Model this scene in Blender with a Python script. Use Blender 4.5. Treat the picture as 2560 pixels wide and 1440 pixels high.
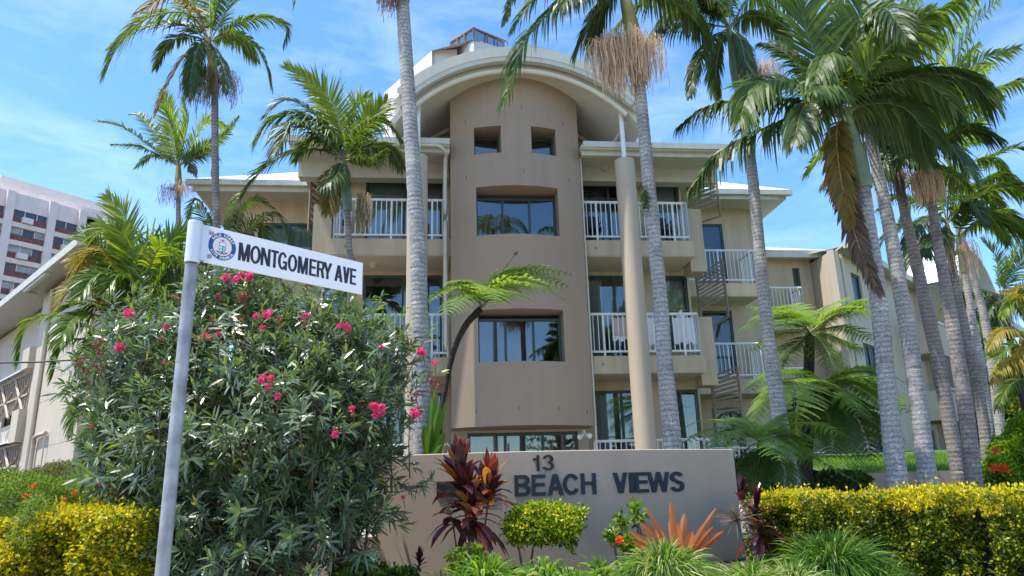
import bpy, math, random
import numpy as np
from mathutils import Matrix
rnd = random.Random(7); rng = np.random.default_rng(11)
SC = bpy.context.scene; COL = SC.collection
for o in list(bpy.data.objects): bpy.data.objects.remove(o)
# ------------------------------------------------------------------ camera
F_PX = 1850.0; PITCH = math.radians(15.83); ROLL = math.radians(-1.62); EYE = 1.6
cam = bpy.data.cameras.new("camera"); cam.sensor_width = 36; cam.lens = 36 * F_PX / 2560
cam.clip_start = .05; cam.clip_end = 3000
camo = bpy.data.objects.new("camera", cam); COL.objects.link(camo)
camo.matrix_world = Matrix.Translation((0, 0, EYE)) @ Matrix.Rotation(math.pi/2 + PITCH, 4, 'X') @ Matrix.Rotation(ROLL, 4, 'Z')
SC.camera = camo
# ------------------------------------------------------------------ light
SUN = np.array([-.42, -.11, 1.0]); SUN = SUN / np.linalg.norm(SUN)
SUN_EL = math.asin(SUN[2]); SUN_AZ = math.atan2(SUN[0], SUN[1])
w = bpy.data.worlds.new("World"); SC.world = w; w.use_nodes = True
nt = w.node_tree; nt.nodes.clear()
wo = nt.nodes.new('ShaderNodeOutputWorld'); bg = nt.nodes.new('ShaderNodeBackground')
sky = nt.nodes.new('ShaderNodeTexSky'); sky.sky_type = 'NISHITA'; sky.sun_disc = False
sky.sun_elevation = SUN_EL; sky.sun_rotation = SUN_AZ; sky.altitude = 0; sky.air_density = .9; sky.dust_density = .5; sky.ozone_density = 3.0
tc = nt.nodes.new('ShaderNodeTexCoord'); mp = nt.nodes.new('ShaderNodeMapping'); mp.inputs['Scale'].default_value = (2.2, 1.2, 5.5)
mp.inputs['Rotation'].default_value = (0.15, .25, .4)
n1 = nt.nodes.new('ShaderNodeTexNoise'); n1.inputs['Scale'].default_value = 2.6; n1.inputs['Detail'].default_value = 9; n1.inputs['Roughness'].default_value = .62; n1.inputs['Distortion'].default_value = .6
cr = nt.nodes.new('ShaderNodeValToRGB'); cr.color_ramp.elements[0].position = .44; cr.color_ramp.elements[1].position = .80
cr.color_ramp.elements[0].color = (0, 0, 0, 1); cr.color_ramp.elements[1].color = (.16, .16, .16, 1)
mx = nt.nodes.new('ShaderNodeMixRGB'); mx.inputs['Color2'].default_value = (7.0, 7.6, 8.6, 1)
L = nt.links.new
hs_ = nt.nodes.new('ShaderNodeHueSaturation'); hs_.inputs['Saturation'].default_value = 1.2; L(sky.outputs['Color'], hs_.inputs['Color'])
L(tc.outputs['Generated'], mp.inputs['Vector']); L(mp.outputs['Vector'], n1.inputs['Vector']); L(n1.outputs['Fac'], cr.inputs['Fac'])
L(cr.outputs['Color'], mx.inputs['Fac']); L(hs_.outputs['Color'], mx.inputs['Color1']); L(mx.outputs['Color'], bg.inputs['Color'])
bg.inputs['Strength'].default_value = .135
L(bg.outputs['Background'], wo.inputs['Surface'])
sd = bpy.data.lights.new("sun", 'SUN'); sd.energy = 2.7; sd.angle = math.radians(.55); sd.color = (1, .955, .88)
so = bpy.data.objects.new("sun", sd); COL.objects.link(so)
from mathutils import Vector
so.rotation_euler = Vector(tuple(-SUN)).to_track_quat('-Z', 'Y').to_euler(); so.location = tuple(SUN * 60)
SC.view_settings.view_transform = 'Standard'; SC.view_settings.look = 'None'; SC.view_settings.gamma = 1
SC.view_settings.exposure = 1.38
SC.cycles.max_bounces = 7; SC.cycles.diffuse_bounces = 3; SC.cycles.glossy_bounces = 3; SC.cycles.transparent_max_bounces = 10
SC.cycles.transmission_bounces = 3; SC.cycles.caustics_reflective = False; SC.cycles.caustics_refractive = False

# ------------------------------------------------------------------ survey: photo direction -> place at a measured distance
def _R():
    a = math.pi/2 + PITCH; c, s = math.cos(a), math.sin(a); A = np.array([[1, 0, 0], [0, c, -s], [0, s, c]])
    c, s = math.cos(ROLL), math.sin(ROLL); return A @ np.array([[c, -s, 0], [s, c, 0], [0, 0, 1]])
RC = _R(); EYEV = np.array([0, 0, EYE])
def ray(px, py): return RC @ np.array([(px - 1280) / F_PX, -(py - 720) / F_PX, -1.])
def P(px, py, Y): d = ray(px, py); return EYEV + d * (Y / d[1])
def m_per_px(px, py, Y): return Y / ray(px, py)[1] / F_PX
def ground(x, y):
    return float(np.interp(y, [0, 3.5, 7, 9, 13, 20, 30], [0, .05, .75, 1.0, 1.25, 1.7, 2.4]))
# ------------------------------------------------------------------ materials
def newmat(name):
    m = bpy.data.materials.new(name); m.use_nodes = True; t = m.node_tree; t.nodes.clear()
    o = t.nodes.new('ShaderNodeOutputMaterial'); p = t.nodes.new('ShaderNodeBsdfPrincipled'); t.links.new(p.outputs[0], o.inputs[0])
    return m, t, o, p
def noise(t, scale, detail=4, vec=None, rough=.55):
    n = t.nodes.new('ShaderNodeTexNoise'); n.inputs['Scale'].default_value = scale; n.inputs['Detail'].default_value = detail; n.inputs['Roughness'].default_value = rough
    c = t.nodes.new('ShaderNodeTexCoord'); m = t.nodes.new('ShaderNodeMapping'); m.inputs['Scale'].default_value = vec or (1, 1, 1)
    t.links.new(c.outputs['Object'], m.inputs[0]); t.links.new(m.outputs[0], n.inputs['Vector']); return n
def ramp(t, src, stops):
    r = t.nodes.new('ShaderNodeValToRGB'); e = r.color_ramp.elements
    while len(e) < len(stops): e.new(.5)
    for k, (p, c) in enumerate(stops): e[k].position = p; e[k].color = (*c, 1) if len(c) == 3 else c
    t.links.new(src, r.inputs['Fac']); return r
def mul(c, f): return tuple(min(1, x * f) for x in c)
def bump(t, p, src, s, d=.01):
    b = t.nodes.new('ShaderNodeBump'); b.inputs['Strength'].default_value = s; b.inputs['Distance'].default_value = d
    t.links.new(src, b.inputs['Height']); t.links.new(b.outputs[0], p.inputs['Normal'])
def paint(name, c, rough=.75, var=.1, stain=.14, bs=.25):
    m, t, o, p = newmat(name)
    a = noise(t, .8, 5); b = noise(t, 2.2, 5, (2.2, 2.2, .16)); f = noise(t, 90, 3)
    r1 = ramp(t, a.outputs['Fac'], [(.3, mul(c, 1 - var)), (.7, mul(c, 1 + var))])
    r2 = ramp(t, b.outputs['Fac'], [(.42, (1, 1, 1)), (.78, (1 - stain, 1 - stain * 1.1, 1 - stain * 1.25))])
    x = t.nodes.new('ShaderNodeMixRGB'); x.blend_type = 'MULTIPLY'; x.inputs[0].default_value = 1
    t.links.new(r1.outputs[0], x.inputs[1]); t.links.new(r2.outputs[0], x.inputs[2]); t.links.new(x.outputs[0], p.inputs['Base Color'])
    p.inputs['Roughness'].default_value = rough; bump(t, p, f.outputs['Fac'], bs, .006); return m
def plain(name, c, rough=.5, metal=0., var=.06, scale=6):
    m, t, o, p = newmat(name); a = noise(t, scale, 4)
    r1 = ramp(t, a.outputs['Fac'], [(.3, mul(c, 1 - var)), (.7, mul(c, 1 + var))]); t.links.new(r1.outputs[0], p.inputs['Base Color'])
    p.inputs['Roughness'].default_value = rough; p.inputs['Metallic'].default_value = metal; return m
def leafm(name, cols, rough=.38, tr=.35, trc=None, spec=.3):
    m, t, o, p = newmat(name); g = t.nodes.new('ShaderNodeNewGeometry')
    st = [(k / max(1, len(cols) - 1), c) for k, c in enumerate(cols)]
    r = ramp(t, g.outputs['Random Per Island'], st); t.links.new(r.outputs[0], p.inputs['Base Color'])
    p.inputs['Roughness'].default_value = rough; p.inputs['Specular IOR Level'].default_value = spec
    tl = t.nodes.new('ShaderNodeBsdfTranslucent'); h = t.nodes.new('ShaderNodeMixRGB'); h.blend_type = 'MULTIPLY'; h.inputs[0].default_value = 1
    h.inputs[2].default_value = (*(trc or (2.2, 2.0, .7)), 1); t.links.new(r.outputs[0], h.inputs[1]); t.links.new(h.outputs[0], tl.inputs[0])
    ms = t.nodes.new('ShaderNodeMixShader'); ms.inputs[0].default_value = tr
    t.links.new(p.outputs[0], ms.inputs[1]); t.links.new(tl.outputs[0], ms.inputs[2]); t.links.new(ms.outputs[0], o.inputs[0]); return m
def trunkm(name, c1, c2, c3, rings=11., moss=.0):
    m, t, o, p = newmat(name)
    wv = t.nodes.new('ShaderNodeTexWave'); wv.bands_direction = 'Z'; wv.inputs['Scale'].default_value = rings / 2.1; wv.inputs['Distortion'].default_value = 2.6
    wv.inputs['Detail'].default_value = 3; wv.inputs['Detail Scale'].default_value = 2.5
    c = t.nodes.new('ShaderNodeTexCoord'); t.links.new(c.outputs['Object'], wv.inputs['Vector'])
    a = noise(t, 42, 5, (1, 1, 1.6), .7); b = noise(t, 3.2, 4)
    ra = ramp(t, a.outputs['Fac'], [(.36, c1), (.52, c2), (.66, c3)])
    rb = ramp(t, wv.outputs['Fac'], [(.0, (.66, .64, .62)), (.16, (1, 1, 1)), (.87, (1, 1, 1)), (1, (1.28, 1.28, 1.28))])
    b.inputs['Detail'].default_value = 8; b.inputs['Roughness'].default_value = .7; rc = ramp(t, b.outputs['Fac'], [(.32, (.5, .48, .46)), (.46, (.9, .9, .9)), (.56, (1.0, 1., 1.)), (.66, (1.3, 1.36, 1.22))])
    x = t.nodes.new('ShaderNodeMixRGB'); x.blend_type = 'MULTIPLY'; x.inputs[0].default_value = 1
    y = t.nodes.new('ShaderNodeMixRGB'); y.blend_type = 'MULTIPLY'; y.inputs[0].default_value = 1
    t.links.new(ra.outputs[0], x.inputs[1]); t.links.new(rb.outputs[0], x.inputs[2]); t.links.new(x.outputs[0], y.inputs[1]); t.links.new(rc.outputs[0], y.inputs[2])
    t.links.new(y.outputs[0], p.inputs['Base Color']); p.inputs['Roughness'].default_value = .9
    bump(t, p, a.outputs['Fac'], .5, .01); return m
M = {}
M['cream'] = paint('cream_render', (.54, .43, .285), stain=.2); M['creamL'] = paint('cream_render_wing', (.57, .475, .36), var=.05, stain=.1)
M['tower'] = paint('brown_render', (.36, .265, .185), var=.05, stain=.07)
M['sign'] = paint('taupe_render', (.42, .318, .232), var=.05, stain=.08)
M['column'] = paint('column_render', (.48, .39, .28), var=.05, stain=.1)
M['soffit'] = paint('soffit_paint', (.62, .57, .45), var=.03, stain=.05, bs=.05)
M['fascia'] = paint('fascia_paint', (.55, .53, .44), rough=.55, var=.04, stain=.12, bs=.05)
M['white'] = plain('white_paint', (.78, .78, .76), .4); M['offwhite'] = plain('offwhite_paint', (.66, .61, .48), .5)
M['green'] = plain('green_frame_paint', (.028, .062, .062), .4); M['timber'] = plain('timber_screen_paint', (.24, .18, .13), .7, var=.2)
M['pinkt'] = plain('pink_timber_paint', (.46, .36, .27), .7, var=.12)
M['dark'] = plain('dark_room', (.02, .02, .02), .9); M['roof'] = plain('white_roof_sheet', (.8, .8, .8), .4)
M['blind'] = plain('blind_fabric', (.78, .78, .72), .7); M['curtain'] = plain('curtain_fabric', (.75, .77, .8), .8); M['louvre'] = plain('louvre_slats', (.42, .38, .34), .5)
M['cloth'] = plain('white_cloth', (.8, .8, .82), .9); M['beige'] = plain('beige_cloth', (.55, .45, .38), .9)
M['galv'] = plain('galvanised_steel', (.27, .275, .29), .58, .3, .35, 14); M['signw'] = plain('sign_white', (.80, .78, .78), .35, 0, .02); M['cap'] = plain('sign_bracket_grey', (.62, .62, .66), .35, .2, .05)
M['bolt'] = plain('bolt_grey', (.3, .3, .32), .4, .6); M['blk'] = plain('sign_black', (.012, .01, .014), .4); M['blue'] = plain('emblem_blue', (.012, .075, .21), .4); M['pinkish'] = plain('emblem_pale', (.78, .68, .66), .4)
M['egreen'] = plain('emblem_green', (.25, .6, .42), .4); M['ered'] = plain('emblem_red', (.25, .05, .1), .4)
M['navy'] = plain('wall_letter_navy', (.014, .024, .036), .75, 0, .25, 30); M['num'] = plain('wall_number_dark', (.02, .02, .022), .75, 0, .3, 30)
M['concrete'] = paint('white_concrete', (.82, .69, .61), var=.05, stain=.1); M['brick'] = plain('red_brick', (.21, .08, .065), .85, 0, .35, 3); M['twr'] = paint('tower_white', (.75, .68, .62), var=.04, stain=.06)
M['rust'] = plain('edge_brown', (.3, .2, .17), .7); M['glassd'] = plain('distant_glass', (.06, .08, .1), .12); M['glassr'] = plain('wing_window_glass', (.025, .055, .06), .4, 0, .5, 2); M['glassl'] = plain('distant_glass_pale', (.33, .38, .38), .25, 0, .3, 1.5)
M['pave'] = paint('pale_concrete_paving', (.46, .42, .36), var=.08, stain=.15); M['soil'] = plain('garden_soil', (.06, .045, .03), .95, 0, .4, 5); M['lawn'] = plain('lawn_green', (.06, .11, .02), .95, 0, .35, 2); M['wire'] = plain('cable_black', (.04, .04, .045), .6)
M['foam'] = plain('light_fitting', (.5, .44, .33), .5); M['pot'] = plain('terracotta', (.4, .26, .18), .8)
def glassm(name, tint=(.55, .6, .6), k=.2):
    m, t, o, p = newmat(name); t.nodes.remove(p)
    tr = t.nodes.new('ShaderNodeBsdfTransparent'); tr.inputs[0].default_value = (*tint, 1)
    gl = t.nodes.new('ShaderNodeBsdfGlossy'); gl.inputs['Roughness'].default_value = .015; gl.inputs['Color'].default_value = (.9, .93, .95, 1)
    lw = t.nodes.new('ShaderNodeFresnel'); lw.inputs['IOR'].default_value = 1.6
    mm = t.nodes.new('ShaderNodeMath'); mm.operation = 'ADD'; mm.inputs[1].default_value = k; t.links.new(lw.outputs[0], mm.inputs[0]); mm.use_clamp = True
    ms = t.nodes.new('ShaderNodeMixShader'); t.links.new(mm.outputs[0], ms.inputs[0]); t.links.new(tr.outputs[0], ms.inputs[1]); t.links.new(gl.outputs[0], ms.inputs[2]); t.links.new(ms.outputs[0], o.inputs[0]); return m
M['glass'] = glassm('window_glass', (.75, .8, .78), .05); M['glass2'] = glassm('window_glass_reflective', (.32, .36, .36), .1)
# leaves
M['pg'] = leafm('palm_leaf_green', [(.055, .10, .02), (.085, .145, .025), (.13, .19, .035)], .45, .42)
M['pd'] = leafm('palm_leaf_dark', [(.038, .068, .02), (.055, .095, .025), (.08, .125, .03)], .42, .36)
M['pb'] = leafm('palm_leaf_bright', [(.11, .18, .015), (.16, .235, .02), (.22, .28, .03)], .42, .5)
M['po'] = leafm('palm_leaf_old', [(.16, .13, .03), (.25, .17, .04), (.1, .11, .03)], .55, .4, (1.8, 1.5, .6))
M['pdead'] = leafm('palm_leaf_dead', [(.06, .05, .03), (.12, .075, .05), (.17, .11, .07)], .7, .2, (1.5, 1.2, .8))
M['rg'] = plain('rachis_green', (.13, .16, .05), .5); M['ro'] = plain('rachis_orange', (.42, .25, .07), .6)
M['shg'] = plain('crownshaft_green', (.13, .17, .065), .38, 0, .25, 3); M['shy'] = plain('crownshaft_yellow', (.30, .25, .075), .4, 0, .3, 3); M['shb'] = plain('crownshaft_bluegreen', (.14, .22, .15), .45, 0, .15, 3); M['sho'] = plain('crownshaft_orange', (.42, .26, .05), .45, 0, .3, 3)
M['tk'] = trunkm('trunk_grey', (.19, .18, .168), (.33, .317, .30), (.50, .49, .47)); M['tkb'] = trunkm('trunk_brownish', (.14, .115, .10), (.25, .215, .195), (.38, .345, .32), 10)
M['tkd'] = trunkm('fern_trunk_dark', (.012, .009, .007), (.03, .022, .016), (.07, .055, .04), 20); M['tkl'] = trunkm('trunk_pale', (.2, .18, .17), (.36, .33, .31), (.5, .48, .46), 12)
M['infl'] = leafm('flower_strand_tan', [(.62, .46, .31), (.74, .58, .41), (.52, .37, .25)], .7, .3, (1.2, 1.1, 1)); M['info'] = leafm('flower_strand_olive', [(.17, .16, .06), (.24, .22, .1), (.3, .26, .15)], .7, .2, (1.2, 1.1, 1)); M['infd'] = leafm('flower_strand_dead', [(.22, .15, .13), (.3, .21, .18), (.16, .1, .09)], .8, .15, (1.2, 1.1, 1))
M['fern'] = leafm('fern_leaf', [(.08, .17, .022), (.12, .23, .035), (.17, .28, .05)], .5, .42); M['fernb'] = leafm('fern_leaf_bright', [(.17, .27, .04), (.22, .33, .06), (.27, .36, .08)], .5, .45, (1.6, 1.6, .7)); M['fernd'] = leafm('fern_leaf_dark', [(.035, .08, .016), (.055, .11, .02), (.08, .15, .025)], .5, .35)
M['ol'] = leafm('oleander_leaf', [(.08, .125, .06), (.12, .17, .085), (.19, .25, .13)], .33, .26, (1.8, 2.0, .7), .75); M['oll'] = leafm('oleander_young', [(.10, .19, .03), (.14, .22, .05), (.2, .2, .06)], .35, .35)
M['stem'] = plain('woody_stem', (.13, .1, .075), .85, 0, .3); M['stemg'] = plain('green_stem', (.08, .12, .04), .7); M['pink'] = leafm('pink_petals', [(.78, .04, .17), (.88, .12, .30), (.66, .02, .13)], .5, .3, (1.1, 1.1, 1.1)); M['wilt'] = leafm('wilted_petals', [(.28, .06, .05), (.2, .05, .04), (.4, .12, .1)], .7, .2, (1, 1, 1))
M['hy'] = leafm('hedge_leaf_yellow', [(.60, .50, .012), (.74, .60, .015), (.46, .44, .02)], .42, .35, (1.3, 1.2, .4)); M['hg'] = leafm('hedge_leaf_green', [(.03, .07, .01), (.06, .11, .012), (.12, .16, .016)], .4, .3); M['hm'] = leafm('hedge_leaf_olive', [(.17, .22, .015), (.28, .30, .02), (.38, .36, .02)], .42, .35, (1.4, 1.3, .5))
M['lime'] = leafm('lime_leaf', [(.15, .28, .015), (.22, .36, .02), (.3, .4, .03)], .4, .4, (1.6, 1.6, .5)); M['core'] = plain('dark_core_fill', (.018, .022, .01), .95, 0, .5, 20)
M['cred'] = leafm('cordyline_red', [(.11, .02, .022), (.24, .045, .02), (.15, .035, .05), (.38, .12, .02)], .27, .3, (2.2, 1.4, .8), .7); M['cpur'] = leafm('cordyline_purple', [(.05, .018, .022), (.085, .025, .03), (.12, .035, .03)], .3, .25, (2, 1.2, 1.2), .6); M['cor'] = leafm('cordyline_orange', [(.42, .17, .02), (.5, .24, .08), (.36, .1, .03)], .3, .35, (1.5, 1.3, .8))
M['brom'] = leafm('bromeliad_orange', [(.62, .2, .012), (.78, .40, .03), (.55, .12, .04), (.78, .46, .2), (.7, .33, .02)], .3, .4, (1.4, 1.2, .8)); M['bromr'] = leafm('bromeliad_red', [(.55, .11, .04), (.62, .2, .05)], .35, .35, (1.3, 1.1, 1))
M['gr'] = leafm('grass_blade', [(.07, .17, .02), (.13, .25, .03), (.22, .34, .05)], .5, .4, spec=.15); M['grd'] = leafm('grass_blade_dark', [(.02, .07, .012), (.04, .11, .018), (.08, .16, .03)], .5, .3, spec=.15); M['gry'] = leafm('grass_blade_pale', [(.38, .42, .14), (.5, .5, .22), (.28, .36, .1)], .5, .35, (1.2, 1.2, .7))
M['brush'] = leafm('greygreen_leaf', [(.10, .13, .05), (.16, .18, .08), (.22, .22, .11)], .6, .3); M['wisp'] = leafm('wispy_leaf', [(.09, .17, .03), (.13, .22, .04), (.2, .28, .05)], .5, .45); M['oflow'] = leafm('orange_flower', [(.85, .12, .02), (.9, .22, .04), (.8, .06, .03)], .5, .3, (1.1, 1, 1)); M['bop'] = leafm('broad_leaf_bright', [(.12, .24, .02), (.18, .31, .03), (.08, .17, .02)], .3, .45, (1.8, 1.7, .5)); M['cane'] = leafm('golden_cane_leaf', [(.05, .11, .015), (.10, .17, .02), (.16, .22, .025)], .36, .38); M['caney'] = leafm('golden_cane_yellow', [(.3, .27, .02), (.36, .25, .03), (.22, .24, .02)], .4, .4, (1.5, 1.3, .5))
# ------------------------------------------------------------------ mesh builder
class MB:
    def __init__(s): s.V = []; s.F = []; s.n = 0
    def add(s, V, F, m=0):
        V = np.asarray(V, float).reshape(-1, 3); F = np.asarray(F, int)
        s.V.append(V); s.F.append((F + s.n, m)); s.n += len(V)
    def box(s, fr, u0, u1, w0, w1, z0, z1, m=0):
        V = [fr(u, w_, z) for z in (z0, z1) for u, w_ in ((u0, w0), (u1, w0), (u1, w1), (u0, w1))]
        s.add(V, [[0, 1, 2, 3], [4, 7, 6, 5], [0, 4, 5, 1], [1, 5, 6, 2], [2, 6, 7, 3], [3, 7, 4, 0]], m)
    def bar(s, a, b, r, m=0, n=6, r2=None): s.tube([a, b], [r, r2 or r], n, m)
    def tube(s, pts, rad, n=8, m=0, cap=True):
        pts = np.asarray(pts, float); k = len(pts); T = np.gradient(pts, axis=0); T /= np.linalg.norm(T, axis=1)[:, None] + 1e-12
        ref = np.array([0, 0, 1.]) if abs(T[0][2]) < .9 else np.array([1., 0, 0])
        S = np.cross(T, ref); S /= np.linalg.norm(S, axis=1)[:, None] + 1e-12; N = np.cross(S, T)
        a = np.arange(n) / n * 2 * math.pi; r = np.broadcast_to(np.asarray(rad, float), (k,))[:, None, None]
        V = pts[:, None] + r * (np.cos(a)[None, :, None] * S[:, None] + np.sin(a)[None, :, None] * N[:, None])
        i = np.arange(k - 1)[:, None] * n; j = np.arange(n)[None]; jn = (j + 1) % n
        F = np.stack([i + j, i + jn, i + n + jn, i + n + j], -1).reshape(-1, 4); s.add(V.reshape(-1, 3), F, m)
        if cap:
            s.add(V[-1], [list(range(n))], m); s.add(V[0], [list(range(n))[::-1]], m)
    def strips(s, B, D, S, Ln, W, droop, m=0, prof=(.35, 1, .8, .08), fold=0., curl=None):
        """blades: base B, direction D, width direction S, length, half width, droop; fold gives a keel"""
        B = np.asarray(B, float); D = np.asarray(D, float); S = np.asarray(S, float); N = len(B)
        if N == 0: return
        D = D / (np.linalg.norm(D, axis=1)[:, None] + 1e-9); S = S - D * (S * D).sum(1)[:, None]; S /= np.linalg.norm(S, axis=1)[:, None] + 1e-9
        Nn = np.cross(S, D); Ln = np.broadcast_to(Ln, (N,))[:, None]; W = np.broadcast_to(W, (N,))[:, None]; dr = np.broadcast_to(droop, (N,))[:, None]
        K = len(prof); rows = []
        for k in range(K):
            q = k / (K - 1); c = B + D * Ln * q * (1 - .25 * dr * q * q); c = c + np.array([0, 0, -1.]) * dr * Ln * q * q
            h = W * prof[k]
            if fold: rows.append(np.stack([c - S * h, c - Nn * h * fold, c + S * h], 1))
            else: rows.append(np.stack([c - S * h, c + S * h], 1))
        V = np.stack(rows, 1); a = V.shape[2]; V = V.reshape(N, K * a, 3); f = []
        for k in range(K - 1):
            for j in range(a - 1): f.append([k * a + j, k * a + j + 1, (k + 1) * a + j + 1, (k + 1) * a + j])
        F = (np.arange(N)[:, None, None] * (K * a) + np.array(f)[None]).reshape(-1, 4); s.add(V.reshape(-1, 3), F, m)
def root_loc(p):
    while p is not None and p.parent is not None: p = p.parent
    return np.array(p.location) if p is not None else np.zeros(3)
def build(name, mb, mats, parent=None, label=None, smooth=False, loc=None):
    V = np.concatenate(mb.V); off = root_loc(parent) if parent is not None else (np.array(loc) if loc is not None else np.array([*V[:, :2].mean(0), V[:, 2].min()]))
    V = V - off
    me = bpy.data.meshes.new(name); me.vertices.add(len(V)); me.vertices.foreach_set('co', V.ravel())
    li = []; ls = []; lt = []; mi = []; pos = 0
    for Fa, m in mb.F:
        k = Fa.shape[1]; li.append(Fa.ravel()); ls.append(pos + np.arange(len(Fa)) * k); lt.append(np.full(len(Fa), k)); mi.append(np.full(len(Fa), m)); pos += Fa.size
    li = np.concatenate(li); me.loops.add(len(li)); me.loops.foreach_set('vertex_index', li)
    ls = np.concatenate(ls); me.polygons.add(len(ls)); me.polygons.foreach_set('loop_start', ls); me.polygons.foreach_set('loop_total', np.concatenate(lt))
    for mm in (mats if isinstance(mats, (list, tuple)) else [mats]): me.materials.append(M[mm] if isinstance(mm, str) else mm)
    me.polygons.foreach_set('material_index', np.concatenate(mi)); me.polygons.foreach_set('use_smooth', np.full(len(ls), smooth)); me.update(calc_edges=True); me.validate()
    o = bpy.data.objects.new(name, me); COL.objects.link(o)
    if parent is not None: o.parent = parent
    else: o.location = tuple(off)
    if label: o['label'] = label
    return o
def tag(o, label, cat, group=None):
    o['label'] = label; o['category'] = cat
    if group: o['group'] = group
    return o
def thing(name, label, cat, loc, group=None):
    o = bpy.data.objects.new(name, None); o.empty_display_size = .2; COL.objects.link(o); o.location = tuple(float(x) for x in loc)
    return tag(o, label, cat, group)
def struct(name, mb, m, kind='structure', **k):
    o = build(name, mb, m, **k); o['kind'] = kind; return o
def frame(o, d):
    d = np.array([d[0], d[1], 0.]); d /= np.linalg.norm(d); n = np.array([d[1], -d[0], 0.]); o = np.array([o[0], o[1], 0.])
    f = lambda u, w_, z: o + d * u + n * w_ + np.array([0, 0, z]); f.o = o; f.d = d; f.n = n; return f
WORLD = lambda u, w_, z: np.array([u, w_, z], float)
def spline(pts, n):
    pts = np.asarray(pts, float)
    if len(pts) == 2: t = np.linspace(0, 1, n)[:, None]; return pts[0] * (1 - t) + pts[1] * t
    d = np.r_[0, np.cumsum(np.linalg.norm(np.diff(pts, axis=0), axis=1))]; d /= d[-1]
    q = np.vstack([2 * pts[0] - pts[1], pts, 2 * pts[-1] - pts[-2]]); out = []
    for t in np.linspace(0, 1, n):
        i = min(np.searchsorted(d, t, 'right') - 1, len(pts) - 2); s = (t - d[i]) / (d[i + 1] - d[i]); a, b, c, e = q[i:i + 4]
        out.append(.5 * (2 * b + (c - a) * s + (2 * a - 5 * b + 4 * c - e) * s * s + (3 * b - a - 3 * c + e) * s ** 3))
    return np.array(out)
def unit(v): v = np.asarray(v, float); return v / (np.linalg.norm(v, axis=-1, keepdims=True) + 1e-9)

# ================================================================== SETTING
g = MB(); xs = np.linspace(-300, 300, 61); ys = np.r_[-60, -20, -5, 0, 2, 3.5, 4.5, 5.5, 7, 8, 9, 11, 13, 16, 20, 25, 30, 60, 120, 250, 600]
V = [(x, y, ground(x, y) if y > -1 else 0) for y in ys for x in xs]; nx = len(xs)
Fq = [[j * nx + i, j * nx + i + 1, (j + 1) * nx + i + 1, (j + 1) * nx + i] for j in range(len(ys) - 1) for i in range(nx - 1)]
g.add(V, Fq); struct('ground', g, 'soil', smooth=True)
g = MB(); V = [(x, y, ground(x, y) + .006) for y in (-60, -20, -5, 0, 2, 3.5, 4.2) for x in (-60, -20, 0, 20, 60)]; g.add(V, [[j * 5 + i, j * 5 + i + 1, (j + 1) * 5 + i + 1, (j + 1) * 5 + i] for j in range(6) for i in range(4)]); struct('bounce_pavement', g, 'pave')  # pale paving out of view, added to bounce warm light onto the facades
g = MB(); V = [(x, y, ground(x, y) + .006) for y in (9.6, 11, 13, 14.6) for x in (-6, -2, 2, 4.6)]; g.add(V, [[j * 4 + i, j * 4 + i + 1, (j + 1) * 4 + i + 1, (j + 1) * 4 + i] for j in range(3) for i in range(3)]); struct('bounce_forecourt', g, 'pave')  # unseen pale paving behind the wall, added as a light reflector for the building
g = MB(); V = [] 
for j, (y, z) in enumerate([(12.45, 1.80), (14, 2.0), (17, 2.25), (22, 2.6), (34, 3.0)]):
    for i in range(12): V.append((5.2 + i * 2.6 + .03 * (y - 12), y, z))
g.add(V, [[j * 12 + i, j * 12 + i + 1, (j + 1) * 12 + i + 1, (j + 1) * 12 + i] for j in range(4) for i in range(11)]); struct('lawn', g, 'lawn')
n = 9000; bx = rng.uniform(5.3, 12, n); by = rng.uniform(12.5, 17.5, n); bz = np.interp(by, [12.45, 14, 17, 22], [1.8, 2.0, 2.25, 2.6])
g = MB(); D = np.c_[rng.normal(0, .35, n), rng.normal(0, .35, n), np.ones(n)]; S = np.c_[rng.normal(0, 1, (n, 2)), np.zeros(n)]
g.strips(np.c_[bx, by, bz - .02], D, S, rng.uniform(.08, .2, n), .007, .3, 0); struct('grass', g, 'gr', 'stuff')

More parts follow.
